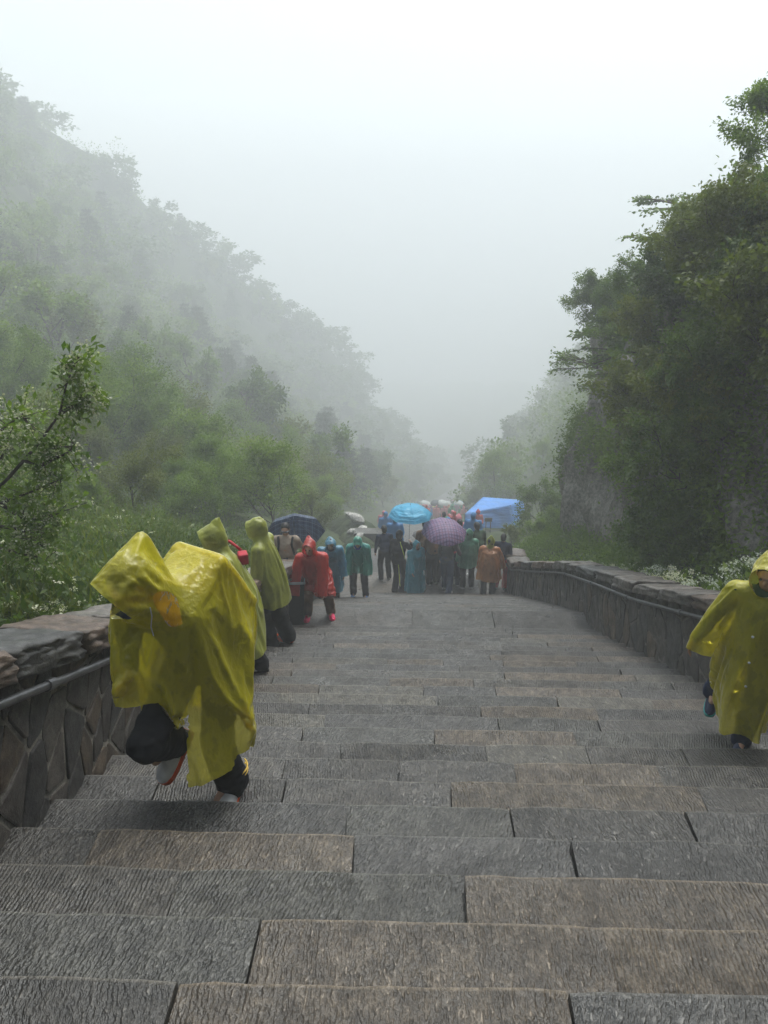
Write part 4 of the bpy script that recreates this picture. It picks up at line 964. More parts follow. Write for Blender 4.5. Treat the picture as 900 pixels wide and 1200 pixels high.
def raincoat(root, J, mat, vox, hem=.45, flare=1.0, hood=(0, -.06, .17), open_cuff=True, seed=1, fold=.05, back=1.0, sleeve=1.0, extra=None, hoodsize=1.0, sim=None, frames=14):
    k = J['k']; S = Solid(); f = J['fwd']; hemz = J['pelvis'][2] - (.94 * k - hem * k)
    N = J['neck']; C = J['chest']; P = J['pelvis']; low = A3(P[0] + (P[0] - C[0]) * .0, P[1] + .02, 0)
    secs = [(N + J['u'] * .02, .075 * k, .07 * k, .07 * k, f, 0), (N - J['u'] * .035 * k, .15 * k, .11 * k, .12 * k, f, .0), (N - J['u'] * .09 * k, .215 * k, .14 * k, .17 * k * back, f, .01), (C, .235 * k, .17 * k, .20 * k * back, f, fold * .3),
            (J['waist'], .24 * k * flare, .185 * k, .215 * k * back, f, fold * .6), (P, .255 * k * flare, .205 * k, .215 * k * back, f, fold * .9)]
    for t in (.35, .7, 1.0):
        z = P[2] + (hemz - .09 - P[2]) * t; secs.append((A3(P[0], P[1] + .015, z), (.255 + .05 * t) * k * flare, (.205 + .05 * t) * k * flare, (.215 + .05 * t) * k * flare, f, fold * (1 + .3 * t)))
    S.loft(secs, 56, seed)
    cuts = [((0, 0, hemz), (.05 * math.sin(seed), .05 * math.cos(seed * 2.1), -1), lambda c: c.z < hemz + .12)]
    for n in 'LR':
        w = J['wr' + n]; d = unit(w - J['el' + n]); e = w + d * .10 * k
        S.chain([N - J['u'] * .05 * k, J['sh' + n], J['el' + n], w, e], [x * k * sleeve for x in (.09, .092, .085, .078, .080)])
        if open_cuff: cuts.append((w + d * .055 * k, d, (lambda w_, d_: lambda c: (np.array(c) - w_) @ (np.array(c) - w_) < (.23 * k) ** 2 and np.linalg.norm(np.cross(np.array(c) - w_, d_)) < .098 * k * sleeve)(w, d)))
    if hood is not None: cuts.append(hood_parts(S, J, hood, hoodsize))
    if extra: extra(S)
    sd = seed * 3.3
    disp = lambda c: .016 * noise.noise(Vector((c.x * 11 + sd, c.y * 11, c.z * 3.2))) + .009 * noise.noise(Vector((c.x * 20, c.y * 20 + sd, c.z * 13))) + .007 * (1 - 2 * abs(noise.noise(Vector((c.x * 9, c.y * 9, c.z * 9 + sd)))))
    if sim is None: return finish('raincoat', S.skin(vox, 3), mat, root, cuts, disp)
    o = finish('raincoat', S.skin(vox, 1), mat, root, cuts); fc = J['face']; hd = J['head']; tip = hd + A3(*(hood or (0, 0, .16))) * k * hoodsize; rim = hd + fc * .108 * k * hoodsize
    def pin(c):
        c = np.array(c)
        if hood is None: return 0.0
        if np.linalg.norm(c - tip) < .045: return 1.0
        return .9 if abs((c - rim) @ fc) < .02 and np.linalg.norm(c - rim) < .19 else 0.0
    return drape(o, sim, frames, pin)
def hair(root, J, mat='hair_black', vox=.014, long_=False):
    k = J['k']; Fm = frame(J['face']); h = J['head']; S = Solid(); S.ball(h + Fm[:, 2] * .03 * k - Fm[:, 1] * .015 * k, (.088 * k, .103 * k, .100 * k), Fm); S.ball(h - Fm[:, 1] * .045 * k - Fm[:, 2] * .03 * k, (.078 * k, .065 * k, .085 * k), Fm)
    if long_: S.chain([h - Fm[:, 1] * .05 * k, h - Fm[:, 1] * .09 * k - A3(0, 0, .22 * k)], [.08 * k, .05 * k])
    o_ = h + Fm[:, 1] * .052 * k + Fm[:, 2] * .035 * k
    return finish('hair', S.skin(vox, 1), mat, root, [(o_, unit(Fm[:, 1] - Fm[:, 2] * .45), lambda c: True)], lambda c: .006 * noise.noise(c * 40))
def drape(o, colliders, frames=20, pin=None, grow_=.03, bend=.15, mass=.12, stiff=14.0, gap=.007):
    """let the plastic sheet fall onto the body under it, then keep the fallen shape"""
    for c in colliders:
        if not any(m_.type == 'COLLISION' for m_ in c.modifiers): c.modifiers.new('hit', 'COLLISION')
        c.collision.thickness_outer = gap; c.collision.thickness_inner = .03; c.collision.cloth_friction = 8
    if pin is not None:
        vg = o.vertex_groups.new(name='pin')
        for v in o.data.vertices:
            w = pin(v.co)
            if w > 0: vg.add([v.index], w, 'REPLACE')
    m_ = o.modifiers.new('cloth', 'CLOTH'); s = m_.settings; s.quality = 6; s.mass = mass
    s.tension_stiffness = stiff; s.compression_stiffness = stiff; s.shear_stiffness = stiff * .4; s.bending_stiffness = bend; s.air_damping = 1.5
    s.tension_damping = s.compression_damping = 5; s.shear_damping = 5; s.bending_damping = .5
    s.shrink_min = -grow_
    if pin is not None: s.vertex_group_mass = 'pin'
    m_.collision_settings.collision_quality = 3; m_.collision_settings.distance_min = gap
    m_.point_cache.frame_start = 1; m_.point_cache.frame_end = frames
    crew = [o] + list(colliders)
    for q in crew: TS.collection.objects.link(q)
    TL.update()
    for f_ in range(1, frames + 1): TS.frame_set(f_)
    me = bpy.data.meshes.new_from_object(o.evaluated_get(TL.depsgraph)); me.name = o.data.name
    for q in crew: TS.collection.objects.unlink(q)
    o.modifiers.clear(); o.vertex_groups.clear(); old = o.data; o.data = me; bpy.data.meshes.remove(old)
    for c in colliders:
        for q in [q for q in c.modifiers if q.type == 'COLLISION']: c.modifiers.remove(q)
    TS.frame_set(1)
    me.polygons.foreach_set('use_smooth', np.ones(len(me.polygons), bool))
    md = o.modifiers.new('sub', 'SUBSURF'); md.levels = 1; md.render_levels = 1
    return o
def person(label, loc, rz, H, pose=None, coat=None, top='cloth_navy', legs='cloth_black', shoes=('shoe_white', 'shoe_white'), vox=.018, hands=True, group=None, hairm='hair_black', rise=1.04, legr=(.105, .085, .078), long_hair=False, toe=None):
    root = empty('person', loc, rz); tag(root, label, 'person', group); J = joints(H, **(pose or {})); k = J['k']
    sim = [body(root, J, vox * .8, hands), hair(root, J, hairm, long_=long_hair)]
    if top: sim.append(jacket(root, J, top, vox, .95 if coat else 1.0))
    sim.append(trousers(root, J, legs, vox, legr, rise))
    for n, s in (('L', -1), ('R', 1)):
        shoe(root, J['an' + n], (toe or {}).get(n, (s * .15, 1)), shoes[0], shoes[1], k, (pose or {}).get('pitch' + n, 0) if False else 0)
    if coat:
        coat = dict(coat); go = coat.pop('simulate', False)
        raincoat(root, J, vox=.021 if go else vox, sim=sim if go else None, **coat)
    return root, J

def on_stairs(px, y, dx=0.0):
    """standing place: pixel column px at distance y, feet on the tread there"""
    z = tread(y); p = at(px, 700, y); t = (z - HC); r = _fw + _rt * (px - 450) / F
    # the column's x at that height: solve along the picture column
    for _ in range(3):
        d = np.array((p[0], y, z)) - CAMP; zc = d @ _fw; p = np.array(((px - 450) / F * zc / _rt[0] - y * _rt[1] / _rt[0], y, z))
    return (float(p[0]) + dx, y, z)

# ---- the bowed climber in yellow (joints worked out in world metres)
def bowed_climber():
    base = A3(-.90, 3.22, tread(3.22)); root = empty('person', base); tag(root, 'bowed climber in a yellow see-through poncho over a large backpack, black trousers', 'person')
    L = lambda x, y, z: A3(x, y, z) - base
    f = unit(A3(-.50, -.87, 0)); rt = A3(f[1], -f[0], 0)
    J = dict(k=1.0, fwd=f, rt=rt, pelvis=L(-.97, 3.27, -.74), waist=L(-.99, 3.21, -.60), chest=L(-1.04, 3.12, -.42), neck=L(-1.10, 3.02, -.29), head=L(-1.165, 2.97, -.165))
    J['u'] = unit(J['neck'] - J['pelvis']); J['hu'] = unit(J['head'] - J['neck']); J['face'] = unit(A3(-.62, -.52, -.60))
    J['shR'] = L(-1.22, 3.01, -.39); J['shL'] = L(-.91, 3.16, -.38)
    J['elR'] = L(-1.27, 3.13, -.57); J['wrR'] = L(-1.235, 2.98, -.60); J['elL'] = L(-.79, 3.26, -.62); J['wrL'] = L(-.775, 3.15, -.90)
    J['hipR'] = L(-1.06, 3.23, -.76); J['knR'] = L(-1.165, 2.86, -.935); J['anR'] = L(-1.165, 3.20, -1.19)
    J['hipL'] = L(-.89, 3.28, -.76); J['knL'] = L(-.92, 3.16, -1.16); J['anL'] = L(-.895, 3.27, -1.50)
    bo = body(root, J, .0075); jk = jacket(root, J, 'cloth_navy', .013, .94); tr = trousers(root, J, 'cloth_black', .010, (.10, .080, .086), 1.02)
    hr = hair(root, J)
    for off in (0, .016):
        c0 = J['anL'] + A3(0, 0, .07 + off * 1.4); a = np.linspace(-1.3, 1.0, 9); V, Fc = tube([([c0 + (-rt * math.cos(q) + f * math.sin(q)) * .088 for q in a], [.0045] * 9)], 5); mesh('stripe', V, Fc, 'trim_gold', tr)
    shoe(root, J['anL'], (-.12, -1), 'shoe_white', 'shoe_orange', 1.05); shoe(root, J['anR'], (-.5, -.85), 'shoe_white', 'shoe_orange', 1.05, .75)
    # backpack under the poncho
    bp_ = Solid(); c = L(-.955, 3.34, -.40); Bk = np.stack([rt, unit(np.cross(J['u'], rt)), J['u']], 1)
    bp_.hull([c + Bk @ A3(a * .15, b_ * .11, c_ * (.20 if b_ > 0 else .20)) for a in (-1, 1) for b_ in (-1, 1) for c_ in (-1, 1)])
    pk = finish('backpack', bp_.skin(.015, 5), 'cloth_beige', None); pk.location = base; tag(pk, 'beige backpack showing dimly under the yellow poncho of the bowed climber', 'backpack')
    # poncho: a loose sheet round all of it ...
    S = Solid(); pc = [np.array(v.co) for v in pk.data.vertices][::9]; cc = sum(pc) / len(pc)
    S.hull([cc + (p - cc) * 1.16 for p in pc] + [L(*p) for p in [(-1.08, 2.98, -.23), (-1.27, 3.0, -.31), (-.85, 3.07, -.31), (-1.10, 2.88, -.50), (-.93, 2.92, -.56), (-1.26, 3.02, -.66), (-.80, 3.04, -.80), (-.78, 3.44, -.84), (-1.05, 3.54, -.84), (-1.18, 2.94, -.74), (-.76, 3.2, -.42)]])
    secs = []
    for (x, y, z, rx, rf, rb, am) in [(-1.04, 3.12, -.40, .16, .14, .16, 0), (-1.01, 3.17, -.62, .25, .21, .25, .01), (-.995, 3.19, -.82, .27, .25, .27, .02), (-.985, 3.20, -1.02, .29, .28, .28, .03), (-.98, 3.21, -1.22, .31, .30, .30, .04), (-.98, 3.21, -1.45, .33, .32, .31, .045)]:
        secs.append((L(x, y, z), rx, rf, rb, f, am))
    S.loft(secs, 64, 5)
    S.chain([L(-1.20, 3.02, -.36), L(-1.25, 3.05, -.50), L(-1.24, 2.95, -.63), L(-1.23, 2.90, -.85)], [.09, .125, .135, .14])
    S.chain([L(-.92, 3.14, -.38), L(-.81, 3.26, -.62), L(-.775, 3.18, -.88), L(-.765, 3.12, -1.07)], [.11, .13, .115, .10])
    h = J['head']; Fm = frame(J['face']); tip = L(-1.142, 3.08, .04)
    pts = [h + v * .145 for v in ICO_V[::2]] + [h + Fm[:, 1] * .135 + Fm[:, 0] * math.cos(a) * .095 + Fm[:, 2] * math.sin(a) * .13 for a in np.linspace(0, 6.28, 14, endpoint=False)] + [tip, tip + A3(.03, .02, -.01), L(-1.03, 3.09, -.22)]
    S.hull(pts); S.chain([h, J['neck']], [.115, .125])
    bz = base[2]; ax = L(-.98, 3.21, 0)
    def fr(c): return (np.array(c) - ax) @ f > .02
    cuts = [(L(-1.0, 3.2, -1.09), (.10, .18, -1), lambda c: c.z + bz < -.93), (L(-1.23, 2.88, -.70), (.0, -.1, -1), lambda c: -1.05 < c.z + bz < -.6 and math.hypot(c.x + base[0] + 1.235, c.y + base[1] - 2.92) < .19 and math.hypot(c.x + base[0] + .995, c.y + base[1] - 3.19) > .268),
            (h + Fm[:, 1] * .105, Fm[:, 1], lambda c: np.linalg.norm(np.array(c) - h) < .24 and (np.array(c) - h) @ Fm[:, 1] > .05 and c.z > h[2] - .115 and (np.array(c) - h) @ rt < .14),
            (L(-.765, 3.12, -1.05), (0, -.3, -1), lambda c: (np.array(c) - L(-.765, 3.12, -1.1)) @ (np.array(c) - L(-.765, 3.12, -1.1)) < .012)]
    coat = finish('poncho', S.skin(.0165, 1), 'poncho_yellow', root, cuts)
    # ... with a front slit from the crotch down to the hem, left knee lifting through it
    bm = bmesh.new(); bm.from_mesh(coat.data); ap = Vector(L(-.93, 2.93, -.80)); rv = Vector(rt)
    for n_ in (-rv + Vector((0, 0, -.08)), rv * 1.0 + Vector((0, 0, 1.05))):
        gm = [q for q in bm.faces if fr(q.calc_center_median())]; bmesh.ops.bisect_plane(bm, geom=gm + list({e for q in gm for e in q.edges}) + list({v for q in gm for v in q.verts}), plane_co=ap, plane_no=n_, dist=1e-5)
    def inw(c): d = c - ap; a = d.dot(rv); return d.z < 0 and a > 0 and a < -d.z * 1.05 and a < .25 and fr(c)
    bmesh.ops.delete(bm, geom=[q for q in bm.faces if inw(q.calc_center_median())], context='FACES'); bmesh.ops.remove_doubles(bm, verts=bm.verts[:], dist=.003); bm.to_mesh(coat.data); bm.free()
    rim = h + Fm[:, 1] * .105
    def pin(c):
        c = np.array(c)
        if np.linalg.norm(c - tip) < .05: return 1.0
        if abs((c - rim) @ Fm[:, 1]) < .02 and np.linalg.norm(c - rim) < .2: return .9
        return 0.0
    drape(coat, [bo, jk, tr, pk, hr], 16, pin, .05)
    # amber collar flap and drawstring
    def on(px, py, off=.008):
        d = Vector(at(px, py, 3.0) - CAMP).normalized(); hit, loc, _, _ = coat.ray_cast(Vector(CAMP - base), d)
        return np.array((loc if hit else Vector(L(*at(px, py, 2.95)))) - d * off)
    bpy.context.view_layer.update()
    V = [on(*q, .016 + .008 * (k_ % 4 in (1, 2))) for k_, q in enumerate([(178, 696), (190, 692), (201, 694), (209, 702), (180, 709), (191, 707), (202, 709), (211, 716), (190, 722), (196, 722), (205, 724), (213, 728), (196, 733), (201, 735), (208, 734), (215, 731)])]
    Fc = [(i * 4 + j, i * 4 + j + 1, i * 4 + j + 5, i * 4 + j + 4) for i in range(3) for j in range(3)]; co = mesh('collar', V, Fc, 'hood_amber', coat, True)
    md = co.modifiers.new('sub', 'SUBSURF'); md.levels = md.render_levels = 2
    V, Fc = tube([([on(*q, .006) for q in ((176, 712), (178, 722), (177, 735), (180, 745))], [.0025] * 4)], 5); mesh('drawstring', V, Fc, 'cloth_white', coat)
bowed_climber()


# ---- the child in the long yellow raincoat
def child():
    x, y = 2.24, 4.40; root = empty('person', (x, y, tread(y)), math.pi - .42); tag(root, 'child in a long hooded yellow raincoat beside the right wall', 'person')
    J = joints(1.44, lean=.20, head=(.12, .25), feet={'L': (-.05, .05, 0), 'R': (.17, -.33, .06)}, hands={'R': (.44, .06, .80), 'L': (-.40, .06, .80)})
    k = J['k']; bo = body(root, J, .009); jk = jacket(root, J, 'cloth_green', .014, .95); tr = trousers(root, J, 'cloth_navy', .014, rise=1.06); hr = hair(root, J)
    shoe(root, J['anL'], (.1, 1), 'shoe_navy', 'shoe_navy', k * 1.05); shoe(root, J['anR'], (.0, 1), 'shoe_navy', 'sole_teal', k * 1.05, .45)
    c = raincoat(root, J, 'poncho_yellow', .0165, hem=.22, flare=1.1, hood=(0, -.05, .165), seed=9, fold=.02, sleeve=1.2, hoodsize=1.1, sim=[bo, jk, tr, hr])
    for zz, px in ((.92, .02), (.74, .01), (.56, .0)):
        hit, loc, nrm, _ = c.ray_cast(Vector((px, 1.2, zz)), Vector((0, -1, 0)))
        if hit: mesh('button', [tuple(v * .009 + np.array(loc)) for v in ICO_V], ICO_F, 'cloth_white', c, True)
child()

# ---- the people further down
rngp = np.random.default_rng(2)
LF, BACK, CAMF, RT = math.pi / 2, 0.0, math.pi, -math.pi / 2     # facing picture-left, away, the camera, picture-right
STEP = lambda a=.0: {'L': (-.10, .10, 0), 'R': (.10, -.16, -.0)}
p, J = person('person in a pointed lime hood and lime coat with a red shoulder bag', on_stairs(287, 6.45), LF + .35, 1.70, dict(lean=.34, head=(.05, 0), feet=STEP()), dict(mat='poncho_lime', hem=.46, hood=(0, -.07, .215), seed=2, sleeve=1.05, simulate=True), legs='cloth_black', shoes=('shoe_white', 'cloth_black'), vox=.014)
ra, JA = p, J
p, J = person('person in a round lime hood and lime coat wearing orange shoes', on_stairs(322, 8.4), LF - .15, 1.70, dict(lean=.22, head=(.1, 0), feet={'L': (-.1, .04, 0), 'R': (.1, -.12, 0)}), dict(mat='poncho_lime', hem=.70, hood=(0, -.05, .16), seed=3, fold=.03, simulate=True), legs='cloth_black', shoes=('shoe_orange', 'shoe_orange'), vox=.014, legr=(.125, .11, .10))
# red bag on the first one's shoulder
bg_ = empty('shoulder_bag', ra.location, LF + .35); tag(bg_, 'small red bag with a red strap over the lime coat', 'bag')
cA = JA['chest'] + A3(.03, -.165, .06); S = Solid(); S.hull([cA + A3(a, b_, c) for a in (-.055, .055) for b_ in (-.045, .045) for c in (-.055, .055)]); finish('bag_body', S.skin(.012, 5), 'strap_red', bg_)
sA = JA['shR']; V, Fc = tube([([cA + A3(.05, 0, .05), sA + A3(-.02, -.10, .07), sA + A3(-.015, -.01, .105), sA + A3(.0, .08, .06), sA + A3(.0, .13, -.06), sA + A3(.01, .14, -.16)], [.014] * 6)], 8); mesh('strap', V, Fc, 'strap_red', bg_, True)
person('stooping person in a red poncho and pink shoes reaching into the black bin', on_stairs(373, 10.8), CAMF + .10, 1.62, dict(lean=.62, side=.16, crouch=.12, head=(-.30, .3), feet={'L': (-.20, .02, 0), 'R': (.16, .06, 0)}, hands={'R': (.42, .36, .66), 'L': (-.12, .45, .62)}),
       dict(mat='poncho_red', hem=.52, hood=(0, -.10, .19), seed=4, fold=.045, sleeve=1.15, flare=1.1, simulate=True), top='cloth_red', legs='cloth_brown', shoes=('shoe_pink', 'shoe_pink'), vox=.013)
# black bin
bl = on_stairs(344, 10.6); bn = empty('litter_bin', bl, .12); tag(bn, 'open black bin with a grey rim beside the red poncho', 'bin')
bm = bmesh.new(); w0, w1, hB, t = .15, .20, .76, .02
def ring(w, d, z): return [bm.verts.new((sx * w, sy * d, z)) for sx, sy in ((-1, -1), (1, -1), (1, 1), (-1, 1))]
rs = [ring(w0, w0 * .9, 0), ring(w1, w1 * .9, hB), ring(w1 - t, w1 * .9 - t, hB), ring(w0 - t, w0 * .9 - t, .03)]
bm.faces.new(rs[0][::-1]); bm.faces.new(rs[3])
for a, b_ in zip(rs[:-1], rs[1:]):
    for i in range(4): bm.faces.new((a[i], a[(i + 1) % 4], b_[(i + 1) % 4], b_[i]))
bb = bm_obj('bin_body', bm, 'bin_black', bn); md = bb.modifiers.new('b', 'BEVEL'); md.width = .012; md.segments = 2
V, Fc = tube([([A3(-w1, -w1 * .9, hB), A3(w1, -w1 * .9, hB), A3(w1, w1 * .9, hB), A3(-w1, w1 * .9, hB), A3(-w1, -w1 * .9, hB)], [.022] * 5)], 8); mesh('rim', V, Fc, 'rim_grey', bn, True)
p, J = person('man in dark glasses and a beige jacket under the navy umbrella', on_stairs(340, 12.3), CAMF, 1.62, dict(lean=.20, hands={'R': (.16, .26, 1.04), 'L': (-.08, .08, 1.20)}), None, top='cloth_beige', legs='cloth_navy', vox=.015)
k = J['k']; Fm = frame(J['face']); V, Fc = tube([([J['head'] + (Fm[:, 0] * a + Fm[:, 1] * b_) * k + Fm[:, 2] * .006 * k for a, b_ in ((-.08, .02), (-.07, .088), (-.03, .108), (0, .106), (.03, .108), (.07, .088), (.08, .02))], [.006, .017, .021, .008, .021, .017, .006])], 8); mesh('sunglasses', V, Fc, 'glass_dark', p, True)
for s in (-1, 1): V, Fc = tube([([J['sh' + ('L' if s < 0 else 'R')] + A3(-s * .05, .06, .07), J['chest'] + A3(s * .11, .145, .06), J['waist'] + A3(s * .14, .13, 0)], [.02, .02, .018])], 6); mesh('rucksack_strap', V, Fc, 'cloth_black', p, True)
person('person in a blue hooded poncho behind the red poncho', on_stairs(388, 14.6), CAMF + .2, 1.70, dict(lean=.5, head=(.0, 0)), dict(mat='poncho_blue', hem=.35, seed=5, hood=(0, -.04, .15)), vox=.018)
person('stooping person in a green poncho with blue shorts hem and grey trousers', on_stairs(421, 15.2), CAMF, 1.66, dict(lean=.55, head=(.25, 0), feet={'L': (-.14, .04, 0), 'R': (.13, -.02, 0)}, hands={'R': (.30, .22, .62), 'L': (-.30, .22, .62)}), dict(mat='poncho_green', hem=.72, seed=6, hood=(0, -.04, .15), fold=.04, sleeve=1.25, simulate=True), top='cloth_blue', legs='cloth_grey', shoes=('shoe_blue', 'shoe_white'), vox=.018)
p, J = person('tall man in a black tracksuit with yellow piping holding the sky blue umbrella', on_stairs(467, 18.0), BACK - .6, 1.80, dict(lean=.06, hands={'R': (.17, .27, 1.32), 'L': (-.24, .05, .86)}), None, top='cloth_black', legs='cloth_black', shoes=('cloth_black', 'cloth_black'), vox=.017)
tall = (p, J)
def stuck(root, part, pix, off=.004):
    """points on a figure's garment under the given photo pixels, in the figure's own frame"""
    Mi = (Matrix.Translation(root.location) @ Matrix.Rotation(root.rotation_euler[2], 4, 'Z')).inverted(); o_ = Mi @ Vector(CAMP); out = []
    for px, py in pix:
        d = (Mi.to_3x3() @ Vector(at(px, py, 10) - CAMP)).normalized(); hit, loc, _, _ = part.ray_cast(o_, d)
        if hit: out.append(np.array(loc - d * off))
    return out
bpy.context.view_layer.update()
for nm, pix in (('jacket', [(467.5, 628), (469, 635), (471, 642), (473, 649), (474.5, 655)]), ('trousers', [(467, 662), (467.5, 669), (468, 676), (468.5, 682), (469, 687)])):
    g_ = [c for c in p.children if c.name.startswith(nm)][0]; pts = stuck(p, g_, pix)
    if len(pts) > 1: V, Fc = tube([(pts, [.014] * len(pts))], 6); mesh('piping', V, Fc, 'trim_yellow', g_, True)
person('small person in a cyan hooded poncho beside the man in the black tracksuit', on_stairs(486, 17.7), CAMF + .55, 1.50, dict(lean=.08, hands={'R': (.28, .30, .84), 'L': (-.2, .1, .75)}), dict(mat='poncho_cyan', hem=.14, seed=7, hood=(0, -.04, .15)), legs='cloth_navy', vox=.018)
person('person in dark clothes with a rucksack behind the tracksuit man', on_stairs(451, 18.8), BACK + .3, 1.55, dict(lean=.2), None, top='cloth_navy', legs='cloth_black', vox=.02)
person('person in jeans and a grey top under the plaid umbrella', on_stairs(523, 18.2), BACK - .35, 1.66, dict(lean=.22, feet={'L': (-.1, .15, -.0), 'R': (.12, -.18, 0)}, hands={'R': (.16, .24, 1.24), 'L': (-.24, .1, .85)}), None, top='cloth_grey', legs='cloth_jean', vox=.018)
person('person in black standing close by the one in jeans under the plaid umbrella', on_stairs(506, 18.6), BACK + .5, 1.62, dict(lean=.2), None, top='cloth_brown', legs='cloth_black', vox=.02)
person('person in a mint green hooded poncho carrying a bag', on_stairs(547, 18.4), BACK, 1.62, dict(lean=.1, hands={'L': (-.28, .05, .80), 'R': (.22, .06, .82)}), dict(mat='poncho_mint', hem=.70, seed=8, hood=(0, -.05, .20)), legs='cloth_black', vox=.018)
person('person in dark clothes squeezed between the plaid umbrella and the mint poncho', on_stairs(536, 19.0), BACK - .2, 1.66, dict(lean=.15), None, top='cloth_grey', legs='cloth_black', vox=.02)
p, J = person('person in an orange coat with a lime pointed hood and grey trousers, back turned', on_stairs(571, 17.85), BACK - .15, 1.68, dict(lean=.16, hands={'R': (.36, .20, .86), 'L': (-.26, .12, .84)}), dict(mat='poncho_orange', hem=.60, seed=10, hood=None, fold=.04, back=1.25, flare=1.12), top='cloth_brown', legs='cloth_grey', vox=.018)
S = Solid(); ct = hood_parts(S, J, (0, -.05, .21)); finish('hood', S.skin(.015, 2), 'poncho_lime', p, [ct])
S = Solid(); c = J['chest'] + A3(0, -.165, -.10); S.hull([c + A3(a * .11, b_ * .035, d * .16) for a in (-1, 1) for b_ in (-1, 1) for d in (-1, 1)]); o = finish('rucksack', S.skin(.016, 4), 'cloth_navy', None); o.location = p.location; o.rotation_euler = p.rotation_euler
tag(o, 'dark rucksack showing through the orange coat', 'backpack')
for lab, px, y, fc, H, tp, lg, ln in [('person in a brown jacket behind the cyan poncho', 498, 18.9, BACK + .2, 1.64, 'cloth_brown', 'cloth_navy', .3), ('person in a navy jacket stooping beside the plaid umbrella', 514, 19.0, BACK - .6, 1.60, 'cloth_navy', 'cloth_black', .45),
        ('person in a green jacket stooping between the mint poncho and the orange coat', 559, 18.9, BACK + .4, 1.62, 'cloth_green', 'cloth_black', .35), ('person in a red jacket close behind the plaid umbrella', 530, 18.7, BACK + .1, 1.56, 'cloth_red', 'cloth_navy', .3)]:
    person(lab, on_stairs(px, y), fc, H, dict(lean=ln, feet={'L': (-.1, .16, 0), 'R': (.1, -.16, 0)}), None, top=tp, legs=lg, vox=.022)
person('person in red trousers half hidden behind the orange coat', on_stairs(586, 18.4), BACK - .3, 1.55, dict(lean=.1), None, top='cloth_navy', legs='cloth_red', vox=.02)

# ------------------------------------------------------------------ umbrellas
def umbrella(label, top_pt, R_, mat, tilt=(0, 0), shaft=.85, depth=.30):
    """top_pt: world place of the canopy's crown; > canopy, rib (eight), shaft, handle"""
    root = empty('umbrella', top_pt); root.rotation_euler = (tilt[0], tilt[1], .2); tag(root, label, 'umbrella')
    n, m = 48, 9; V = [(0, 0, 0)]; Fc = []
    for j in range(1, m + 1):
        t = j / m
        for i in range(n):
            a = 2 * math.pi * i / n; g = abs(math.sin(a * 4)); rr = R_ * math.sin(t * 1.12) / math.sin(1.12) * (1 - .075 * g * t); z = -depth * R_ * 1.6 * (1 - math.cos(t * 1.15)) / (1 - math.cos(1.15)) - .018 * g * t * (1 - .5 * t)
            V.append((rr * math.cos(a), rr * math.sin(a), z))
    for i in range(n): Fc.append((0, 1 + i, 1 + (i + 1) % n))
    for j in range(m - 1):
        for i in range(n): a = 1 + j * n; Fc.append((a + i, a + n + i, a + n + (i + 1) % n, a + (i + 1) % n))
    c = mesh('canopy', V, Fc, mat, root, False); uv = c.data.uv_layers.new(name='uv')
    for lp in c.data.loops: q = V[lp.vertex_index]; uv.data[lp.index].uv = (q[0] / (2 * R_) + .5, q[1] / (2 * R_) + .5)
    for r_ in range(8):
        a = math.pi / 4 * r_; pts = [A3(*V[1 + (j - 1) * n + int(r_ * n / 8)]) * A3(1, 1, 1) - A3(0, 0, .008) for j in range(1, m + 1)]; V2, F2 = tube([(pts, [.004] * len(pts))], 4); mesh('rib', V2, F2, 'pole_metal', root)
    V2, F2 = tube([([A3(0, 0, .05), A3(0, 0, -shaft)], [.006, .006])], 6); mesh('shaft', V2, F2, 'pole_metal', root)
    V2, F2 = tube([([A3(0, 0, -shaft + .02), A3(0, 0, -shaft - .09), A3(.02, 0, -shaft - .12), A3(.045, 0, -shaft - .11)], [.012] * 4)], 8); mesh('handle', V2, F2, 'sign_dark', root, True)
    return root
umbrella('navy checked umbrella behind the man in dark glasses', at(344, 610, 12.85), .54, 'umbrella_check', (-1.0, .0), .68)
umbrella('plain sky blue umbrella over the man in the black tracksuit', at(481, 592, 18.15), .56, 'umbrella_blue', (.02, .02), 1.12)
umbrella('purple plaid umbrella over the person in jeans', at(522, 613, 17.9), .58, 'umbrella_plaid', (.22, .05), .75)
umbrella('small grey umbrella just visible between the cyan poncho and the plaid umbrella', at(493, 623, 22.0), .26, 'cloth_grey', (.1, 0), .75)

# ------------------------------------------------------------------ further down the valley
# parapet stub and boulders on the left
def stone_block(name, pts8, mat, parent=None):
    Fc = [(0, 1, 2, 3), (7, 6, 5, 4), (0, 4, 5, 1), (1, 5, 6, 2), (2, 6, 7, 3), (3, 7, 4, 0)]; return mesh(name, pts8, Fc, mat, parent)
wp = at(442, 630, 30.0); wr = empty('terrace_wall', (wp[0], 30, wp[2])); tag(wr, 'grey terrace wall left of the tracksuit man, far down the path', 'wall')
mesh('wall_body', *(lambda a, b_: ([(x, y, z) for x in (a[0], b_[0]) for y in (a[1], b_[1]) for z in (a[2], b_[2])], [(0, 1, 3, 2), (4, 6, 7, 5), (0, 4, 5, 1), (2, 3, 7, 6), (1, 5, 7, 3), (0, 2, 6, 4)]))((-.9, -.2, -2.5), (.62, .25, .18)), 'stone_brown', wr)
mesh('coping_stone', *(lambda a, b_: ([(x, y, z) for x in (a[0], b_[0]) for y in (a[1], b_[1]) for z in (a[2], b_[2])], [(0, 1, 3, 2), (4, 6, 7, 5), (0, 4, 5, 1), (2, 3, 7, 6), (1, 5, 7, 3), (0, 2, 6, 4)]))((-.95, -.27, .182), (.66, .3, .30)), 'stone_pale', wr)
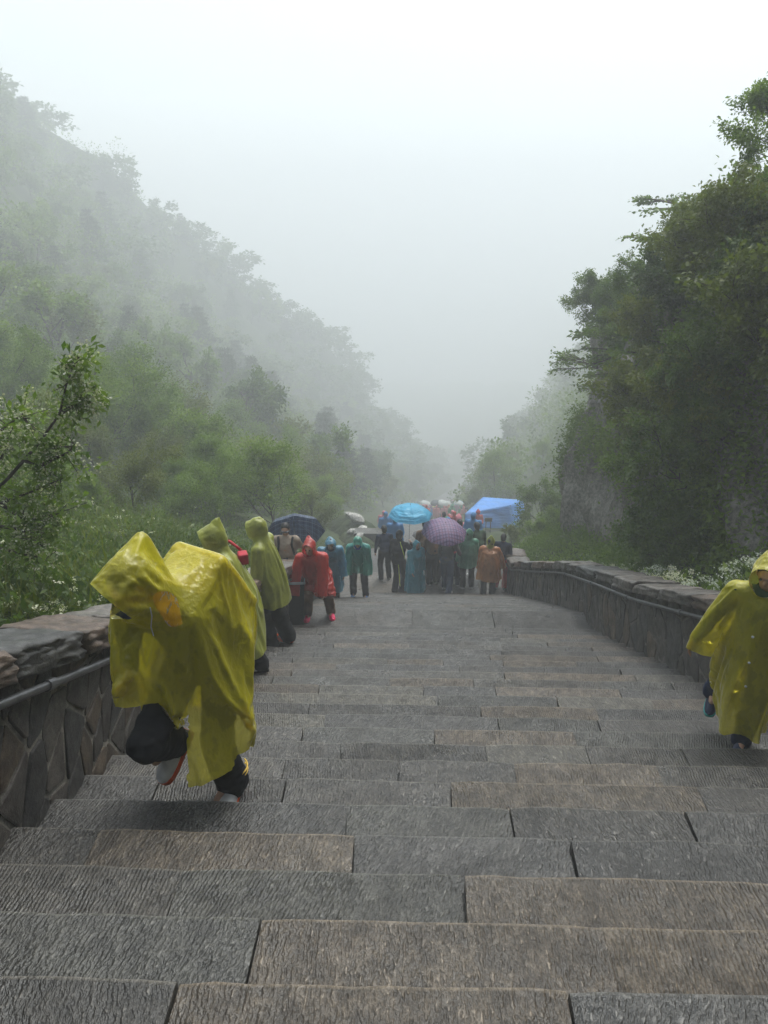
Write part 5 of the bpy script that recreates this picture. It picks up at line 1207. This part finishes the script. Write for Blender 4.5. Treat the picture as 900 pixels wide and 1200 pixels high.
for i, (px, py, y, r) in enumerate([(418, 607, 33, .30), (409, 602, 34, .16), (425, 619, 31, .20), (412, 622, 31, .15), (421, 628, 29, .14)]):
    p = at(px, py, y); rg = np.random.default_rng(i); V = [v * r * A3(1.5, 1.0, .62) * (1 + .25 * nz(*(v * 1.3 + i * 5))) for v in ICO_V]
    o = mesh('boulder', V, ICO_F, 'boulder_pale', None); o.location = p; o.rotation_euler = (0, .35, i); tag(o, ['largest pale boulder on the slope behind the green poncho', 'pale boulder on the slope behind the green poncho'][min(i, 1)], 'boulder', 'pale boulders' if i else None)
    g = ground(p[0], y)
    if p[2] - g > r * .5:   # earth hump carrying it
        V = [v * A3(.8, .7, 1) * (p[2] - g + .1) + A3(p[0], y + .1, g - .1) for v in ICO_V * A3(1, 1, .95)]; h_ = mesh('ground_hump', V, ICO_F, 'soil', None, True); tag(h_, kind='structure')

# blue tarpaulin shelter
TB = at(575, 622, 42); tr = empty('tarpaulin_shelter', (TB[0], 42, ground(TB[0], 42))); tag(tr, 'bright blue tarpaulin shelter pitched beside the lower stairs', 'shelter'); o0 = np.array(tr.location)
q = lambda px, py, y: at(px, py, y) - o0
def sheet(name, a, b_, c, d, n=14, sag=.12, seed=0):
    V = []; Fc = []
    for i in range(n + 1):
        for j in range(n + 1):
            s, t = i / n, j / n; p = a * (1 - s) * (1 - t) + b_ * s * (1 - t) + c * s * t + d * (1 - s) * t; e = math.sin(math.pi * s) * math.sin(math.pi * t)
            V.append(p + A3(.05 * nz(s * 5, t * 5, seed), -.10 * nz(s * 4 + 7, t * 3, seed), -sag * e + .06 * nz(s * 6, t * 4, seed + 3)) * (e ** .5 if e > 0 else 0))
    for i in range(n):
        for j in range(n): k = i * (n + 1) + j; Fc.append((k, k + 1, k + n + 2, k + n + 1))
    o = mesh(name, V, Fc, 'tarp_blue', tr, True); md = o.modifiers.new('s', 'SOLIDIFY'); md.thickness = .006; return o
fl, frr, bl_, br_ = q(545, 602, 41.2), q(598, 592, 41.2), q(566, 582.5, 44.5), q(613, 586, 44.5)
sheet('roof_sheet', fl, frr, br_, bl_, sag=.18, seed=1); sheet('front_sheet', fl + A3(0, -.01, 0), frr + A3(0, -.01, 0), q(606, 620, 40.8), q(545, 618, 40.8), sag=.02, seed=5); sheet('side_sheet', frr + A3(.01, 0, 0), br_ + A3(.01, 0, 0), q(617, 608, 44.2), q(606, 620, 40.8), sag=.05, seed=9)
for pt in (fl, frr, bl_, br_):
    g = ground(pt[0] + o0[0], pt[1] + o0[1]) - o0[2] - .2; V, Fc = tube([([pt, A3(pt[0], pt[1], min(g, pt[2] - 1))], [.025, .025])], 6); mesh('tent_pole', V, Fc, 'pole_metal', tr)
# small dark sign on two posts
sp = at(572.5, 609, 38); g = ground(sp[0], 38); sg = empty('notice_board', (sp[0], 38, g)); tag(sg, 'small dark notice board on two posts before the blue tarpaulin', 'sign'); hz_ = sp[2] - g
bm = bmesh.new(); box_bm(bm, (-.19, -.02, hz_ - .10), (.19, .02, hz_ + .10), .006); bm_obj('board', bm, 'sign_dark', sg)
for s in (-.12, .12): V, Fc = tube([([A3(s, 0, hz_ - .1), A3(s, 0, -.2)], [.018, .018])], 6); mesh('post', V, Fc, 'sign_dark', sg)

# ------------------------------------------------------------------ the crowd on the lower stairs
def crowd_proto(seed, hood):
    rg = np.random.default_rng(seed); S = Solid(); f = A3(0, 1, 0); w = rg.uniform(.22, .28)
    S.loft([(A3(0, .04, 1.42), .08, .08, .08, f, 0), (A3(0, .03, 1.34), .20, .13, .15, f, .01), (A3(0, .01, 1.05), w, .17, .19, f, .03), (A3(0, 0, .55), w + .05, .22, .22, f, .06)], 24, seed)
    S.ball(A3(0, .08, 1.56), (.10, .115, .13)); S.chain([A3(-.09, .05, .6), A3(-.10, .08, .05)], [.085, .07]); S.chain([A3(.10, -.03, .6), A3(.10, -.08, .05)], [.085, .07])
    S.chain([A3(-.22, 0, 1.33), A3(-.29, .05, 1.05), A3(-.25, .22, .95)], [.075, .065, .05]); S.chain([A3(.22, 0, 1.33), A3(.29, .03, 1.05), A3(.27, .16, .88)], [.075, .065, .05])
    if hood: S.hull([A3(0, .06, 1.56) + v * .15 for v in ICO_V[::2]] + [A3(0, 0, 1.80)])
    me = S.skin(.035, 2); me.materials.append(M['crowd_cloth']); me.polygons.foreach_set('use_smooth', np.ones(len(me.polygons), bool)); return me
CRP = [crowd_proto(1, True), crowd_proto(2, False), crowd_proto(3, True), crowd_proto(4, False)]
CC = [('red', (.42, .04, .04)), ('pink', (.60, .20, .24)), ('yellow', (.60, .50, .08)), ('white', (.42, .42, .41)), ('blue', (.05, .18, .40)), ('dark', (.03, .03, .035)), ('green', (.06, .25, .15)), ('purple', (.22, .10, .25))]
cn = {}; rng = np.random.default_rng(12)
def crowd(px, y):
    z = sl_z(y); c0 = cx(y); x = on_line(px, y, z); k = int(rng.choice(8, p=[.14, .14, .12, .16, .12, .16, .08, .08]))
    o = link('person', CRP[rng.integers(4)]); o.location = (x, y, z - .05); o.rotation_euler = (0, 0, math.pi + rng.uniform(-.5, .5)); s = rng.uniform(.92, 1.06); o.scale = (s, s, s); o.color = (*CC[k][1], 1)
    tag(o, ('distant climber in %s on the far lower stairs, blurred by fog' if y > 50 else 'climber in %s just below the landing, seen between the umbrellas') % CC[k][0], 'person', ('far climbers in %s' if y > 50 else 'climbers below the landing in %s') % CC[k][0]); return o
def on_line(px, y, z):
    x = 0.0
    for _ in range(3): d = np.array((x, y, z)) - CAMP; zc = d @ _fw; x = (px - 450) / F * zc / _rt[0] - y * _rt[1] / _rt[0]
    return x
for i in range(64): crowd(rng.uniform(488, 547), rng.uniform(58, 116))
for i in range(12): crowd(rng.uniform(436, 562), rng.uniform(21.5, 40))
for i in range(26): y = rng.uniform(120, 180); crowd(rng.uniform(548, 574) + (y - 150) * .05, y)
UC = [('pink', (.55, .25, .28)), ('white', (.40, .42, .41)), ('pale blue', (.25, .4, .55)), ('dark', (.06, .07, .08))]
V = [(0, 0, 0)]; Fc = []
for t in (.45, .8, 1.0):
    for i in range(16): a = 2 * math.pi * i / 16; V.append((.52 * math.sin(t * 1.2) / math.sin(1.2) * math.cos(a), .52 * math.sin(t * 1.2) / math.sin(1.2) * math.sin(a), -.26 * t * t))
for i in range(16): Fc.append((0, 1 + i, 1 + (i + 1) % 16))
for j in range(2):
    for i in range(16): a = 1 + j * 16; Fc.append((a + i, a + 16 + i, a + 16 + (i + 1) % 16, a + (i + 1) % 16))
V2, F2 = tube([([A3(0, 0, .04), A3(0, 0, -.8)], [.012, .012])], 5); b0 = len(V); V += [tuple(v) for v in V2]; Fc += [tuple(i + b0 for i in f_) for f_ in F2]
um = bpy.data.meshes.new('far_umbrella'); um.from_pydata(V, [], Fc); um.update(); um.materials.append(M['crowd_cloth'])
for i in range(16):
    y = rng.uniform(66, 115) if i < 11 else rng.uniform(120, 170); px = rng.uniform(494, 543) if i < 11 else rng.uniform(550, 572); z = sl_z(y); o = link('umbrella', um); o.location = (on_line(px, y, z), y, z + 2.0); k = int(rng.integers(4)); o.color = (*UC[k][1], 1)
    tag(o, 'tiny %s umbrella above the far climbers' % UC[k][0], 'umbrella', 'far umbrellas (%s)' % UC[k][0]); o.rotation_euler = (rng.uniform(-.2, .2), rng.uniform(-.2, .2), 0)
bpy.data.scenes.remove(TS)
